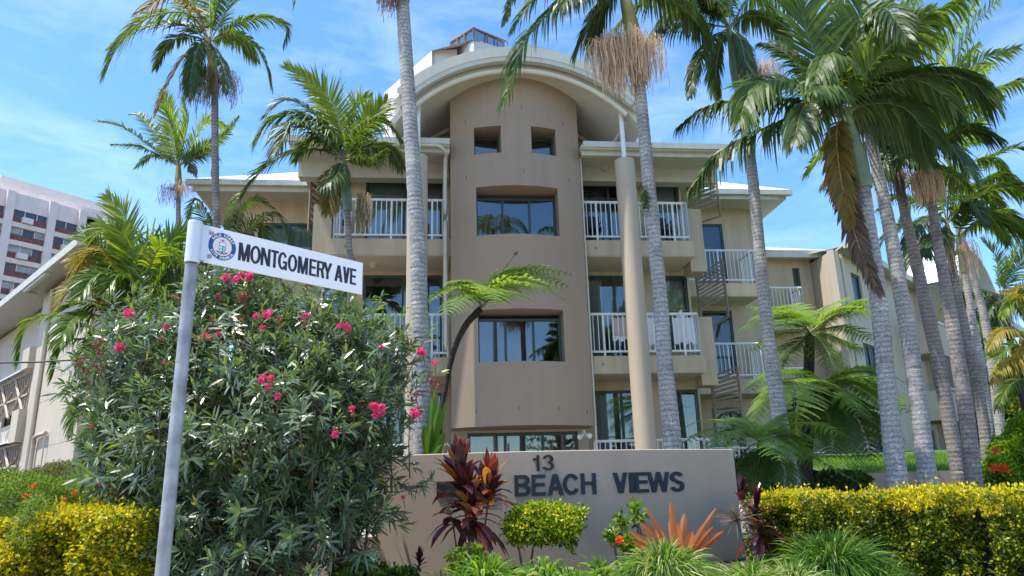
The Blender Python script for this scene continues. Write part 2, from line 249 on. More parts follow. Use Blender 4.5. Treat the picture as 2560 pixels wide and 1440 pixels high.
# ================================================================== BUILDING HELPERS
def holes_wall(mb, fr, u0, u1, z0, z1, wf, th, holes, m=0):
    """wall with rectangular openings (u0,u1,z0,z1), built as butted pieces"""
    us = sorted({u0, u1, *[h[0] for h in holes], *[h[1] for h in holes]}); us = [u for u in us if u0 <= u <= u1]
    for a, b in zip(us, us[1:]):
        hs = sorted([(h[2], h[3]) for h in holes if h[0] <= a + 1e-6 and h[1] >= b - 1e-6]); z = z0
        for lo, hi in hs:
            if lo > z + 1e-4: mb.box(fr, a, b, wf - th, wf, z, lo, m)
            z = hi
        if z < z1 - 1e-4: mb.box(fr, a, b, wf - th, wf, z, z1, m)
def window(bld, fr, u0, u1, z0, z1, wf, muls=(), trans=(), back='dark', fw=.06, glass='glass', name='window', covers=None, fm='green'):
    f = MB(); d0, d1 = wf - .07, wf
    f.box(fr, u0, u1, d0, d1, z1 - fw, z1); f.box(fr, u0, u1, d0, d1, z0, z0 + fw * .7); f.box(fr, u0, u0 + fw, d0, d1, z0 + fw * .7, z1 - fw); f.box(fr, u1 - fw, u1, d0, d1, z0 + fw * .7, z1 - fw)
    for mu in muls: u = u0 + (u1 - u0) * mu; f.box(fr, u - fw * .45, u + fw * .45, d0, d1 + .004, z0 + fw * .7, z1 - fw)
    for mu in trans: z = z0 + (z1 - z0) * mu; f.box(fr, u0 + fw, u1 - fw, d0 + .01, d1 - .006, z - fw * .4, z + fw * .4)
    wnd = build(name, f, fm, bld)
    p = MB(); p.box(fr, u0 + fw * .8, u1 - fw * .8, wf - .045, wf - .035, z0 + fw * .5, z1 - fw * .8); build('pane', p, glass, wnd)
    if back == 'blind':
        b = MB(); b.box(fr, u0 + fw, u1 - fw, wf - .16, wf - .15, z0 + .02, z1 - fw); build('blind', b, 'blind', wnd)
    elif back == 'louvre':
        b = MB(); z = z0 + .04
        while z < z1 - fw: b.box(fr, u0 + fw, u0 + (u1 - u0) * (muls[0] if muls else 1) - .04, wf - .2, wf - .17, z, z + .035); z += .055
        build('blind', b, 'louvre', wnd)
    elif back in ('curtain', 'halfcurtain'):
        b = MB(); e = u0 + (u1 - u0) * (1 if back == 'curtain' else .35); k = max(8, int((e - u0) / .04)); V = []
        for i in range(k + 1):
            u = u0 + fw + (e - u0 - 2 * fw) * i / k; o_ = .03 * math.sin(i * 1.7 + .6 * math.sin(i * .9)); V += [fr(u, wf - .2 + o_, z0 + .03), fr(u, wf - .2 + o_, z1 - fw)]
        b.add(V, [[2 * i, 2 * i + 2, 2 * i + 3, 2 * i + 1] for i in range(k)]); build('curtain', b, 'curtain', wnd, smooth=True)
    return wnd
def railing(bld, fr, path, z0, h=.95, name='railing', sp=.118, m='white', post=3):
    """white bar balustrade along path [(u,w),...]"""
    mb = MB(); k = 0
    for (ua, wa), (ub, wb) in zip(path, path[1:]):
        Lg = math.hypot(ub - ua, wb - wa); n = max(2, round(Lg / sp))
        for z, r in ((z0 + h, .032), (z0 + .1, .026)): mb.bar(fr(ua, wa, z), fr(ub, wb, z), r, n=8)
        for i in range(n + 1):
            t = i / n; u, w_ = ua + (ub - ua) * t, wa + (wb - wa) * t
            big = i in (0, n) or (i % 8 == post); r = .026 if big else .0115
            mb.bar(fr(u, w_, z0 - (.0 if big else -.1)), fr(u, w_, z0 + h), r, n=6)
    return build(name, mb, m, bld)
def screen(bld, fr, u0, w0, u1, w1, z0, z1, z2, z3, drop=.45, frm='timber', name='timber_screen'):
    """slatted privacy screen hung beside a balcony: two posts with raking slats"""
    mb = MB(); a = fr(u0, w0, 0); b = fr(u1, w1, 0)
    def pt(t, z): return a * (1 - t) + b * t + np.array([0, 0, z])
    mb.bar(pt(0, z0 - drop), pt(0, z1), .035, n=4); mb.bar(pt(1, z2 - drop), pt(1, z3), .035, n=4)
    n = 9
    for i in range(n + 1):
        s = i / n; p, q = pt(0, z0 + (z1 - z0) * s), pt(1, z2 + (z3 - z2) * s); h = (z1 - z0) / n * .3
        up = np.array([0, 0, h]); th = fr.n * .012
        V = [p - up - th, q - up - th, q + up - th, p + up - th, p - up + th, q - up + th, q + up + th, p + up + th]
        mb.add(V, [[0, 1, 2, 3], [4, 7, 6, 5], [0, 4, 5, 1], [1, 5, 6, 2], [2, 6, 7, 3], [3, 7, 4, 0]])
    mb.bar(pt(0, z0 - drop), pt(1, z2 - drop), .03, n=4)
    return build(name, mb, frm, bld)
def prism(mb, fr, poly, z0, z1, m=0):
    k = len(poly); V = [fr(u, w_, z0) for u, w_ in poly] + [fr(u, w_, z1) for u, w_ in poly]
    mb.add(V, [[i, (i + 1) % k, k + (i + 1) % k, k + i] for i in range(k)], m); mb.add(V[k:], [list(range(k))], m); mb.add(V[:k], [list(range(k))[::-1]], m)
def roof_slab(mb, fr, u0, u1, w0, w1, ze, rise, hipl=0, hipr=0, m=0):
    """sheet roof rising backwards from the eave w0 to w1, hipped ends"""
    V = [fr(u0, w0, ze), fr(u1, w0, ze), fr(u1 - hipr, w1, ze + rise), fr(u0 + hipl, w1, ze + rise), fr(u0, w1, ze - .02), fr(u1, w1, ze - .02)]
    mb.add(V, [[0, 1, 2, 3]], m); mb.add(V, [[3, 2, 5, 4]], m); mb.add(V, [[1, 5, 2], [0, 3, 4]], m)
def seams(mb, fr, u0, u1, w0, w1, ze, rise, sp=.35, m=0):
    u = u0
    while u < u1: mb.bar(fr(u, w0, ze + .02), fr(u, w1, ze + rise + .02), .012, m, 4); u += sp

# ================================================================== MAIN BUILDING
BF = frame((0, 16.), (math.cos(math.radians(6)), math.sin(math.radians(6))))
bld = thing('apartment_building', 'cream and brown three storey apartment block with curved centre tower under a barrel roof', 'apartment building', BF(0.14, 0, .9))
WW = -1.2; FL = [1.75, 4.58, 7.30]; HEAD = 2.22
wl = MB(); holesR = []; holesL = []
for f in FL:
    holesR += [(1.95, 3.35, f, f + HEAD), (3.68, 4.5, f + .3, f + HEAD)]
    holesL += [(-3.42, -1.55, f, f + HEAD), (-4.35, -3.78, f + .75, f + HEAD)]
holes_wall(wl, BF, 1.45, 4.55, .8, 9.75, WW, .15, holesR); holes_wall(wl, BF, -4.45, -1.2, .8, 9.75, WW, .15, holesL)
wl.box(BF, -4.45, -4.3, -5, WW - .15, .8, 9.75); wl.box(BF, 4.5, 4.551, -5, WW - .15, .8, 9.75); wl.box(BF, -4.45, 4.55, -5.15, -5, .8, 9.75)
for f in FL + [9.72]: wl.box(BF, -4.3, 4.4, -5, WW - .152, f - .2, f - .02)
wl.box(BF, -1.2, 1.45, -1.6, -1.45, 3.0, 9.7)
build('wall', wl, 'cream', bld)
bk = {0: ('halfcurtain', 'louvre'), 1: ('dark', 'curtain'), 2: ('louvre', 'blind')}
for i, f in enumerate(FL):
    window(bld, BF, 1.95, 3.35, f, f + HEAD, WW - .03, (.5,), (), ('halfcurtain', 'halfcurtain', 'louvre')[i], name='sliding_door')
    window(bld, BF, -3.42, -1.55, f, f + HEAD, WW - .03, (.5,), (), ('dark', 'dark', 'blind')[i], name='sliding_door', glass='glass')
    window(bld, BF, 3.68, 4.5, f + .3, f + HEAD, WW - .03, (), (), ('louvre', 'curtain', 'blind')[i])
    window(bld, BF, -4.35, -3.78, f + .75, f + HEAD, WW - .03, (), (), 'curtain')
# balconies
for i in (1, 2):
    f = FL[i]
    for s, (a, b) in (('r', (1.62, 4.32)), ('l', (-4.06, -1.36))):
        sl = MB(); sl.box(BF, a, b, WW + .003, 0, f - .39, f - .01); so_ = build('balcony', sl, 'cream', bld)
        for u in (a + .35, b - .8): dr = MB(); dr.bar(BF(u, -.02, f - .2), BF(u, .03, f - .2), .022, n=8); build('drain_spout', dr, 'timber', so_)
        fl = MB(); fl.box(BF, a + .02, b - .02, WW + .01, -.02, f - .405, f - .392); build('soffit_panel', fl, 'soffit', so_)
        railing(so_, BF, [(a + .08, -.06), (b - .08, -.06), (b - .08, WW + .08)] if s == 'r' else [(b - .08, -.06), (a + .08, -.06), (a + .08, WW + .08)], f, .96)
    for (a, b) in ((4.36, 4.74), (-4.52, -4.10)):
        bw = MB(); bw.box(BF, a, b, -.95, -.45, f - .62, f + .98); build('side_parapet', bw, 'cream', bld)
for s, (a, b) in enumerate(((1.62, 4.32), (-4.06, -1.36))):
    sl = MB(); sl.box(BF, a, b, WW + .003, .0, .7, FL[0] - .02); t_ = build('terrace', sl, 'cream', bld)
    railing(t_, BF, [(a + .08, -.06), (b - .08, -.06)], FL[0] - .01, .98)
# screens to the right and left of the balconies
screen(bld, BF, 4.86, -1.5, 5.6, -1.35, 8.6, 9.6, 8.8, 9.9, .35); screen(bld, BF, 4.86, -1.5, 5.48, -1.25, 6.0, 6.85, 6.3, 7.22, .55); screen(bld, BF, 4.98, -1.5, 5.56, -1.25, 3.45, 4.3, 3.5, 4.5, .8)
screen(bld, BF, -4.75, -1.2, -4.5, -1.7, 8.2, 9.6, 8.0, 9.7, .3); screen(bld, BF, -4.75, -1.2, -4.4, -1.7, 5.6, 6.7, 5.4, 6.7, 1.2)
# tower
def bulge(u): t = (u - .14) / 1.51; return .22 + .42 * (1 - t * t)
UC, ZC, RV = .19, 7.67, 3.42
def vault(u, r=RV): return ZC + math.sqrt(max(0, r * r - (u - UC) ** 2))
TH = [(-.83, -.22, 9.17, 9.85), (.48, 1.07, 9.17, 9.85), (-.80, 1.06, 7.2, 8.36), (-.80, 1.05, 4.36, 5.5)]
tw = MB(); us = sorted({-1.37, 1.65, *[h[0] for h in TH], *[h[1] for h in TH], *np.round(np.linspace(-1.37, 1.65, 25), 4)}); us = [u for k, u in enumerate(us) if k == 0 or u - us[k - 1] > 1e-3]
def tquad(a, b, za0, zb0, za1, zb1): tw.add([BF(a, bulge(a), za0), BF(b, bulge(b), zb0), BF(b, bulge(b), zb1), BF(a, bulge(a), za1)], [[0, 1, 2, 3]])
for a, b in zip(us, us[1:]):
    z = 3.03
    for h in sorted([h for h in TH if h[0] <= a + 1e-6 and h[1] >= b - 1e-6], key=lambda h: h[2]):
        tquad(a, b, z, z, h[2], h[2]); z = h[3]
        for zz in (h[2], h[3]): tw.add([BF(a, bulge(a), zz), BF(b, bulge(b), zz), BF(b, -.2, zz), BF(a, -.2, zz)], [[0, 1, 2, 3]])
    tquad(a, b, z, z, vault(a) + .05, vault(b) + .05)
    tw.add([BF(a, bulge(a), 3.03), BF(b, bulge(b), 3.03), BF(b, -.6, 3.03), BF(a, -.6, 3.03)], [[0, 1, 2, 3]])
for h in TH:
    for u in h[:2]: tw.add([BF(u, bulge(u), h[2]), BF(u, -.2, h[2]), BF(u, -.2, h[3]), BF(u, bulge(u), h[3])], [[0, 1, 2, 3]])
for u in (-1.37, 1.65): tw.add([BF(u, bulge(u), 3.03), BF(u, WW - .1, 3.03), BF(u, WW - .1, vault(u) + .05), BF(u, bulge(u), vault(u) + .05)], [[0, 1, 2, 3]])
tower = build('tower', tw, 'tower', bld)
# expansion slots in the tower render
for u, z in ((-1.02, 10.05), (.28, 10.33), (1.28, 10.05), (-1.02, 8.62), (.28, 8.72), (1.36, 8.62), (-.86, 3.35), (0., 3.38), (.85, 3.36), (1.5, 3.32)):
    sl = MB(); sl.box(BF, u - .006, u + .006, bulge(u) - .02, bulge(u) + .004, z - .05, z + .05); build('weep_slot', sl, 'blk', tower)
for k, h in enumerate(TH):
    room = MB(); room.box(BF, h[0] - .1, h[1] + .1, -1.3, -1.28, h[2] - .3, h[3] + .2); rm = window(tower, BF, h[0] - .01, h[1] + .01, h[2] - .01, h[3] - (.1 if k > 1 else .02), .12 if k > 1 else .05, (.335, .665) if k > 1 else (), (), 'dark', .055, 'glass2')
    build('room_back', room, 'dark', rm)  # near-black panel: darkness of the unlit room is put in its colour
# entrance under the tower
en = MB(); holes_wall(en, BF, -1.37, 1.65, .9, 3.03, -.45, .15, [(-1.02, 1.42, .9, 2.98)]); build('entrance_wall', en, 'column', bld)
ew = window(bld, BF, -1.02, 1.42, .95, 2.98, -.5, (.34, .68), (), 'dark', .07, 'glass', name='entrance_door')
eb = MB(); eb.box(BF, -1.3, 1.5, -3, -2.9, .9, 3.0); build('room_back', eb, 'column', ew)
hd = MB(); hd.bar(BF(-.12, -.42, 2.2), BF(-.12, -.42, 2.75), .014); build('handle', hd, 'galv', ew)
# trim and drain pipes
pm = MB(); pts = spline([BF(-4.6, .62, 9.32), BF(-2, .62, 9.32), BF(-1.62, .6, 9.32), BF(-1.49, .5, 9.2), BF(-1.49, .1, 8.8), BF(-1.49, .1, 5), BF(-1.49, .1, .9)], 60); pm.tube(pts, .048, 8); build('downpipe', pm, 'offwhite', bld, smooth=True)
pm = MB(); pm.bar(BF(1.70, .12, .9), BF(1.70, .12, 9.3), .026, n=8); pm.bar(BF(1.66, .6, 9.36), BF(2.8, .6, 9.36), .05, n=8); build('downpipe', pm, 'offwhite', bld, smooth=True)
# eaves
ev = MB()
for a, b in ((1.67, 5.3), (-4.95, -1.39)):
    ev.box(BF, a, b, .5, .62, 9.30, 9.42); ev.box(BF, a, b, .38, .5, 9.2, 9.40); ev.box(BF, a, b, WW - 4, .38, 9.42, 9.50); ev.box(BF, a, b, -.9, -.6, 9.05, 9.42)
ev.box(BF, 1.67, 5.38, .62, .68, 9.33, 9.47); ev.box(BF, -5.0, -1.39, .62, .68, 9.33, 9.47)
build('eaves', ev, 'fascia', bld)
rf = MB(); roof_slab(rf, BF, 1.7, 5.4, .6, -5.5, 9.5, .9, 0, .5); roof_slab(rf, BF, -5.0, -1.42, .6, -5.5, 9.5, .9, .5, 0); build('roof', rf, 'roof', bld)
# barrel vault
def arc(mb, r0, r1, w0, w1, t0, t1, m=0, n=40):
    V = []; A = np.linspace(math.radians(t0), math.radians(t1), n + 1)
    for a in A:
        for r, w_ in ((r0, w0), (r1, w0), (r1, w1), (r0, w1)): V.append(BF(UC + r * math.sin(a), w_, ZC + r * math.cos(a)))
    mb.add(V, [[i * 4 + j, i * 4 + (j + 1) % 4, (i + 1) * 4 + (j + 1) % 4, (i + 1) * 4 + j] for i in range(n) for j in range(4)], m)
    mb.add(V[:4], [[3, 2, 1, 0]], m); mb.add(V[-4:], [[0, 1, 2, 3]], m)
AT = 50.
v = MB(); arc(v, RV, RV + .12, -5, 1.0, -55, 55); bv = build('barrel_roof', v, 'soffit', bld, smooth=False)
v = MB(); arc(v, RV + .125, RV + .33, -5, 1.12, -49, 49); build('roof_sheet', v, 'fascia', bv)
v = MB(); arc(v, RV + .06, RV + .40, 1.122, 1.26, -46, 46); build('fascia', v, 'fascia', bv)
v = MB(); arc(v, RV + .17, RV + .41, 1.262, 1.275, -46, 46); build('fascia_trim', v, 'fascia', bv)
for w_, lim in ((1.05, 47), (WW + .09, 55)):
    v = MB(); A = np.linspace(math.radians(-lim), math.radians(lim), 60); v.tube([BF(UC + (RV - .07) * math.sin(a), w_, ZC + (RV - .07) * math.cos(a)) for a in A], .065, 8); build('arch_tube', v, 'offwhite', bv, smooth=True)
v = MB(); V = []
for a in np.linspace(-2.85, 2.85, 31): V += [BF(UC + a, WW - .02, 9.3), BF(UC + a, WW - .02, vault(UC + a) + .03)]
v.add(V, [[2 * i, 2 * i + 2, 2 * i + 3, 2 * i + 1] for i in range(30)]); build('gable_wall', v, 'cream', bld)
# columns with white posts
CW = .85
for u in (2.56, -2.10):
    c = MB(); c.tube([BF(u, CW, .8), BF(u, CW, 3.9), BF(u, CW, 8.9)], .222, 28); co = build('column', c, 'column', bld, smooth=True)
    c = MB(); c.bar(BF(u, CW, 8.9), BF(u, CW, vault(u) + .02), .055, n=10); build('steel_post', c, 'white', co, smooth=True)
v = MB(); v.bar(BF(2.66, .38, 9.9), BF(2.25, -.9, 9.42), .03, n=6); v.bar(BF(2.66, .6, 9.95), BF(3.0, .9, 10.0), .03, n=6); build('strut', v, 'offwhite', bld)
# ceiling lights
for u, z in ((-3.15, 6.87), (-3.1, 9.4), (2.45, 9.4)):
    v = MB(); c0 = BF(u, -.6, z); v.tube([c0 + [0, 0, .06], c0 + [0, 0, -.02], c0 + [0, 0, -.03], c0 + [0, 0, -.09]], [.12, .12, .09, .06], 14); build('ceiling_light', v, 'foam', bld, smooth=True)
sl_ = MB(); c0 = BF(1.45, .1, 2.95); sl_.bar(c0, c0 + [0, 0, -.12], .03); sl_.bar(c0 + [-.03, -.05, -.1], c0 + [-.12, -.2, -.16], .035, n=10, r2=.055); sl_.bar(c0 + [.03, -.05, -.1], c0 + [.1, -.2, -.14], .035, n=10, r2=.055); build('security_light', sl_, 'white', bld)
# blocks set back to each side
def side_block(u0, u1, wf, eave, corner_w, mirror=False):
    mb = MB(); hs = []
    dl, dr = (6.05, 6.95) if not mirror else (-6.3, -5.0)
    for f in FL: hs.append((dl, dr, f + (0 if not mirror else .1), f + (2.15 if not mirror else 1.6)))
    holes_wall(mb, BF, u0, u1, .8, 10.0, wf, .15, hs)
    mb.box(BF, u0, u0 + .15, -9, wf - .15, .8, 10.0); mb.box(BF, u1 - .15, u1, -9, wf - .15, .8, 10.0); mb.box(BF, u0, u1, -9.15, -9, .8, 10.0)
    for f in FL: mb.box(BF, u0 + .15, u1 - .15, -9, wf - .16, f - .2, f - .02)
    build('wall', mb, 'cream', bld)
    for i, f in enumerate(FL): window(bld, BF, dl, dr, hs[i][2], hs[i][3], wf - .03, (.5,) if mirror else (), (), 'dark' if not mirror else 'curtain', .06, 'glass', name='screen_door' if not mirror else 'window')
side_block(5.0, 7.95, -4.5, 10., 0)
side_block(-6.85, -4.6, -3.3, 10., 0, True)
DOORW = [(5.75, 6.55)]
for i, f in enumerate(FL):   # diamond mesh on the security screen doors
    mb = MB(); a, b, z0, z1, w_ = 6.11, 6.89, f + .06, f + 2.08, -4.515
    nn = 9; hgt = z1 - z0
    for k in range(-26, 10):
        for sg in (1, -1):
            pts = []
            x0 = a + k * .085
            for t in np.linspace(0, hgt, 2): pts.append((x0 + t if sg > 0 else b - (x0 - a) - t, z0 + t))
            (x1, q1), (x2, q2) = pts
            lo, hi = a, b
            def clip(p, q, X): t = (X - p[0]) / (q[0] - p[0]); return (X, p[1] + (q[1] - p[1]) * t)
            p, q = (x1, q1), (x2, q2)
            if p[0] > q[0]: p, q = q, p
            if q[0] <= lo or p[0] >= hi: continue
            if p[0] < lo: p = clip(p, q, lo)
            if q[0] > hi: q = clip(p, q, hi)
            mb.bar(BF(p[0], w_, p[1]), BF(q[0], w_, q[1]), .004, n=3)
    build('security_mesh', mb, 'dark', bld)
for i, f in enumerate(FL):
    sl = MB(); sl.box(BF, 5.0, 7.42, -4.497, -3.45, f - .42, f - .04); so_ = build('balcony', sl, 'cream', bld)
    railing(so_, BF, [(5.02, -3.52), (7.36, -3.52), (7.36, -4.42)], f - .02, .98)
    fl = MB(); fl.box(BF, 5.03, 7.39, -4.49, -3.47, f - .435, f - .424); build('soffit_panel', fl, 'soffit', so_)
ev = MB(); ev.box(BF, 4.7, 8.62, -9, -3.55, 9.90, 10.0); ev.box(BF, 4.7, 8.3, -3.55, -3.45, 9.83, 9.97); ev.box(BF, 4.7, 8.7, -3.45, -3.3, 9.93, 10.07)
build('eaves', ev, 'fascia', bld); ev = MB(); ev.box(BF, -7.9, -4.5, -9, -2.4, 9.5, 9.6); ev.box(BF, -7.9, -4.5, -2.4, -2.3, 9.38, 9.55); ev.box(BF, -8.05, -4.5, -2.3, -2.15, 9.5, 9.63)
build('eaves', ev, 'fascia', bld)
rf = MB(); roof_slab(rf, BF, 4.6, 8.7, -3.3, -7.5, 10.08, 2.3, .2, 2.2); seams(rf, BF, 4.8, 6.6, -3.3, -7.4, 10.09, 2.3); build('roof', rf, 'roof', bld)
rf = MB(); roof_slab(rf, BF, -8.05, -4.4, -2.15, -7.0, 9.64, 2.5, 2.5, .2); seams(rf, BF, -5.8, -4.5, -2.15, -7, 9.65, 2.5); build('roof', rf, 'roof', bld)
# third block, stepped back again and meeting the right wing
F3 = [1.7, 4.25, 6.82]
mb = MB(); hs = [(8.3, 8.85, f + .1, f + 2.0) for f in F3] + [(9.93, 10.17, 8.0, 8.62), (9.93, 10.17, 5.4, 6.0)]
holes_wall(mb, BF, 7.96, 10.58, .8, 9.0, -6.3, .15, hs); build('wall', mb, 'cream', bld)
for h in hs: window(bld, BF, *h, -6.35, (), (), 'none', glass='glassr')
for f in F3:
    sl = MB(); sl.box(BF, 8.1, 9.86, -6.297, -5.6, f - .4, f - .03); so_ = build('balcony', sl, 'cream', bld); railing(so_, BF, [(8.12, -5.65), (9.8, -5.65), (9.8, -6.25)], f - .01, .95)
ev = MB(); ev.box(BF, 7.96, 11.45, -5.95, -5.8, 8.83, 9.05); ev.box(BF, 7.96, 10.58, -6.29, -5.95, 8.9, 8.96); build('eaves', ev, 'fascia', bld)
rf = MB(); roof_slab(rf, BF, 7.7, 11.5, -5.78, -10, 9.06, 1.65, .2, 3.4); build('roof', rf, 'roof', bld)
# clothes drying inside the second floor rail
ck = 0
for u, wd, ht, mm, lb in ((2.28, .42, .52, 'cloth', 'white towel hanging behind the second floor balcony rail left of the column'), (3.02, .3, .62, 'cloth', 'white sheet behind the second floor balcony rail between column and palm trunk'), (3.72, .5, .6, 'cloth', 'white scalloped cloth hanging behind the second floor rail near the balcony corner')):
    mb = MB(); V = []; zt = FL[1] + .9; k = 14
    for i in range(k + 1):
        for j in range(6): V.append(BF(u + wd * i / k, -.2 + .02 * math.sin(i * 1.9) * (j / 5), zt - ht * j / 5 - (.03 * math.sin(i * 1.1) if j == 5 else 0)))
    mb.add(V, [[i * 6 + j, (i + 1) * 6 + j, (i + 1) * 6 + j + 1, i * 6 + j + 1] for i in range(k) for j in range(5)]); tag(build('hanging_cloth', mb, mm, smooth=True), lb, 'laundry', 'cloths drying on the balcony')
mb = MB(); mb.box(BF, 2.32, 2.62, -.165, -.155, FL[1] + .48, FL[1] + .9); tag(build('hanging_cloth', mb, 'beige'), 'beige cloth hung over a white towel on the second floor balcony', 'laundry', 'cloths drying on the balcony')
c0 = BF(4.1, -.75, FL[1] + .97)
vs = thing('vase', 'round white vase with pale flowers behind the corner of the second floor balcony rail', 'vase', c0)
mb = MB(); mb.tube([c0 + [0, 0, z] for z in (0, .02, .1, .17, .2, .24)], [.05, .09, .11, .08, .04, .05], 14); build('pot', mb, 'white', vs, smooth=True)
mb = MB(); n = 60; d = unit(np.c_[rng.normal(0, .5, (n, 2)), np.abs(rng.normal(1, .4, n))]); mb.strips(np.repeat([c0 + [0, 0, .22]], n, 0), d, rng.normal(0, 1, (n, 3)), rng.uniform(.1, .26, n), .012, .1, 0); build('flowers', mb, 'gry', vs)
# outdoor furniture glimpsed on balcony
# ================================================================== RIGHT WING
RF = frame((13, 25), (.70, .714))
rw = thing('wing_building', 'right wing of cream apartments with a barrel roofed bay behind the palm row', 'apartment building', RF(4, 0, 1.5))
mb = MB(); hs = [(-2.9, -1.7, 4.85, 6.0), (-.9, -.45, 5.0, 5.9), (.9, 2.6, 5.0, 5.98 + 0), (.9, 2.6, 7.2, 8.1), (.8, 2.8, 2.2, 3.5), (-3.0, -2.2, 7.2, 8.3), (-3.3, -2.5, 2.2, 3.6)]
holes_wall(mb, RF, -4.2, 3.2, 1.0, 8.8, 0, .2, [h for h in hs]); mb.box(RF, 1.8, 14, -6, -5.8, 1, 8.8)
for z in (3.9, 6.3): prism(mb, RF, [(-3.8, -.21), (3.2, -.21), (3.2, -5.7), (1.8, -5.7)], z, z + .15)
V = [BF(u, w_, z) for u in (10.6, 10.8) for w_, z in ((-4.95, 1), (-4.95, 8.78), (-8.7, 8.78), (-8.7, 1))]; mb.add(V, [[3, 2, 1, 0], [4, 5, 6, 7], [0, 1, 5, 4], [1, 2, 6, 5]])
build('wall', mb, 'creamL', rw)
for h in hs: window(rw, RF, *h, -.06, (.5,) if h[1] - h[0] > 1 else (), (), 'none', glass='glassr')
mb = MB(); holes_wall(mb, RF, 3.2, 8.6, 1.0, 9.3, .35, .2, [(3.75, 4.45, 2.0, 7.4)]); build('bay_wall', mb, 'tower', rw)
mb = MB(); mb.box(RF, 3.2, 3.34, -.6, .15, 1, 8.8); build('wall_return', mb, 'creamL', rw)
window(rw, RF, 3.75, 4.45, 2.0, 7.4, .3, (.5,), (.1, .23, .36, .49, .62, .75, .88), 'none', glass='glassr')
for z0, z1 in ((6.0, 7.08), (3.72, 4.72)):
    mb = MB(); mb.box(RF, 1.0, 2.75, .003, 1.0, z0, z1); bb = build('balcony', mb, 'creamL', rw)
    mb = MB(); mb.bar(RF(1.0, .95, z1 + .12), RF(2.75, .95, z1 + .12), .04); mb.bar(RF(1.05, .95, z1), RF(1.05, .95, z1 + .12), .02); mb.bar(RF(2.7, .95, z1), RF(2.7, .95, z1 + .12), .02); build('handrail', mb, 'white', bb)
for u in (5.6, 9.4):
    mb = MB(); mb.tube([RF(u, 1.0, 1.2), RF(u, 1.0, 7.7)], .42, 20); c_ = build('column', mb, 'creamL', rw, smooth=True); mb = MB(); mb.bar(RF(u, 1.0, 7.7), RF(u, 1.0, 9.3), .11, n=10); build('steel_post', mb, 'white', c_)
mb = MB(); holes_wall(mb, RF, 8.6, 14, 1.0, 8.4, 0, .2, [(9.6, 12, 5.2, 6.4), (9.6, 12, 2.5, 4)]); build('wall', mb, 'creamL', rw)
for z in (6.6, 4.2):
    mb = MB(); mb.box(RF, 11.5, 14, .003, 1.2, z - .9, z); build('balcony', mb, 'creamL', rw)
mb = MB(); mb.box(RF, -4.3, 3.4, .35, .5, 8.72, 8.92); prism(mb, RF, [(-4.3, .35), (3.4, .35), (3.4, -5.6), (1.9, -5.6)], 8.8, 8.86); mb.box(RF, 8.6, 14.5, 1.4, 1.6, 8.2, 8.45); mb.box(RF, 8.6, 14.4, -6, 1.4, 8.26, 8.36); build('eaves', mb, 'fascia', rw)
mb = MB(); roof_slab(mb, RF, -3.9, 3.4, .5, -5.2, 8.93, .8, 6.0, .3); roof_slab(mb, RF, 8.6, 14.5, 1.6, -5, 8.46, 1.6, .3, 3); build('roof', mb, 'roof', rw)
mb = MB(); V = []; A = np.linspace(-62, 62, 25)
for r in (3.25, 3.4):
    for a in np.radians(A):
        for w_ in (1.7, -5): V.append(RF(5.9 + r * math.sin(a), w_, 7.25 + r * math.cos(a)))
k = len(A); idx = lambda l, i, j: l * 2 * k + i * 2 + j
mb.add(V, [[idx(l, i, 0), idx(l, i + 1, 0), idx(l, i + 1, 1), idx(l, i, 1)] for l in (0, 1) for i in range(k - 1)] + [[idx(0, i, j), idx(0, i + 1, j), idx(1, i + 1, j), idx(1, i, j)] for j in (0, 1) for i in range(k - 1)])
for a in np.radians(A[::1]): mb.bar(RF(5.9 + 3.42 * math.sin(a), 1.7, 7.25 + 3.42 * math.cos(a)), RF(5.9 + 3.42 * math.sin(a), -5, 7.25 + 3.42 * math.cos(a)), .02, n=4)
build('barrel_roof', mb, 'roof', rw)
mb = MB(); mb.bar(RF(3.35, .5, 1.2), RF(3.35, .5, 8.7), .07, n=8); build('downpipe', mb, 'creamL', rw); mb = MB(); mb.bar(RF(-3.9, .1, 1.2), RF(-3.9, .1, 8.7), .05, n=8); build('downpipe', mb, 'creamL', rw)
mb = MB(); mb.box(RF, 3.3, 3.5, .5, 3.0, 1.3, 3.0); build('courtyard_wall', mb, 'sign', rw); mb = MB(); mb.box(RF, 6.2, 7.8, 1.5, 3.0, 1.3, 2.9); build('courtyard_wall', mb, 'sign', rw)
railing(rw, RF, [(3.6, 2.9), (6.2, 2.9)], 1.5, 1.3, sp=.16)
# low retaining wall in front of lawn
mb = MB(); mb.box(WORLD, 4.9, 24.0, 12.2, 12.42, .9, 1.83); tag(build('retaining_wall', mb, 'sign'), 'low taupe retaining wall holding the lawn behind the palm trunks', 'wall')
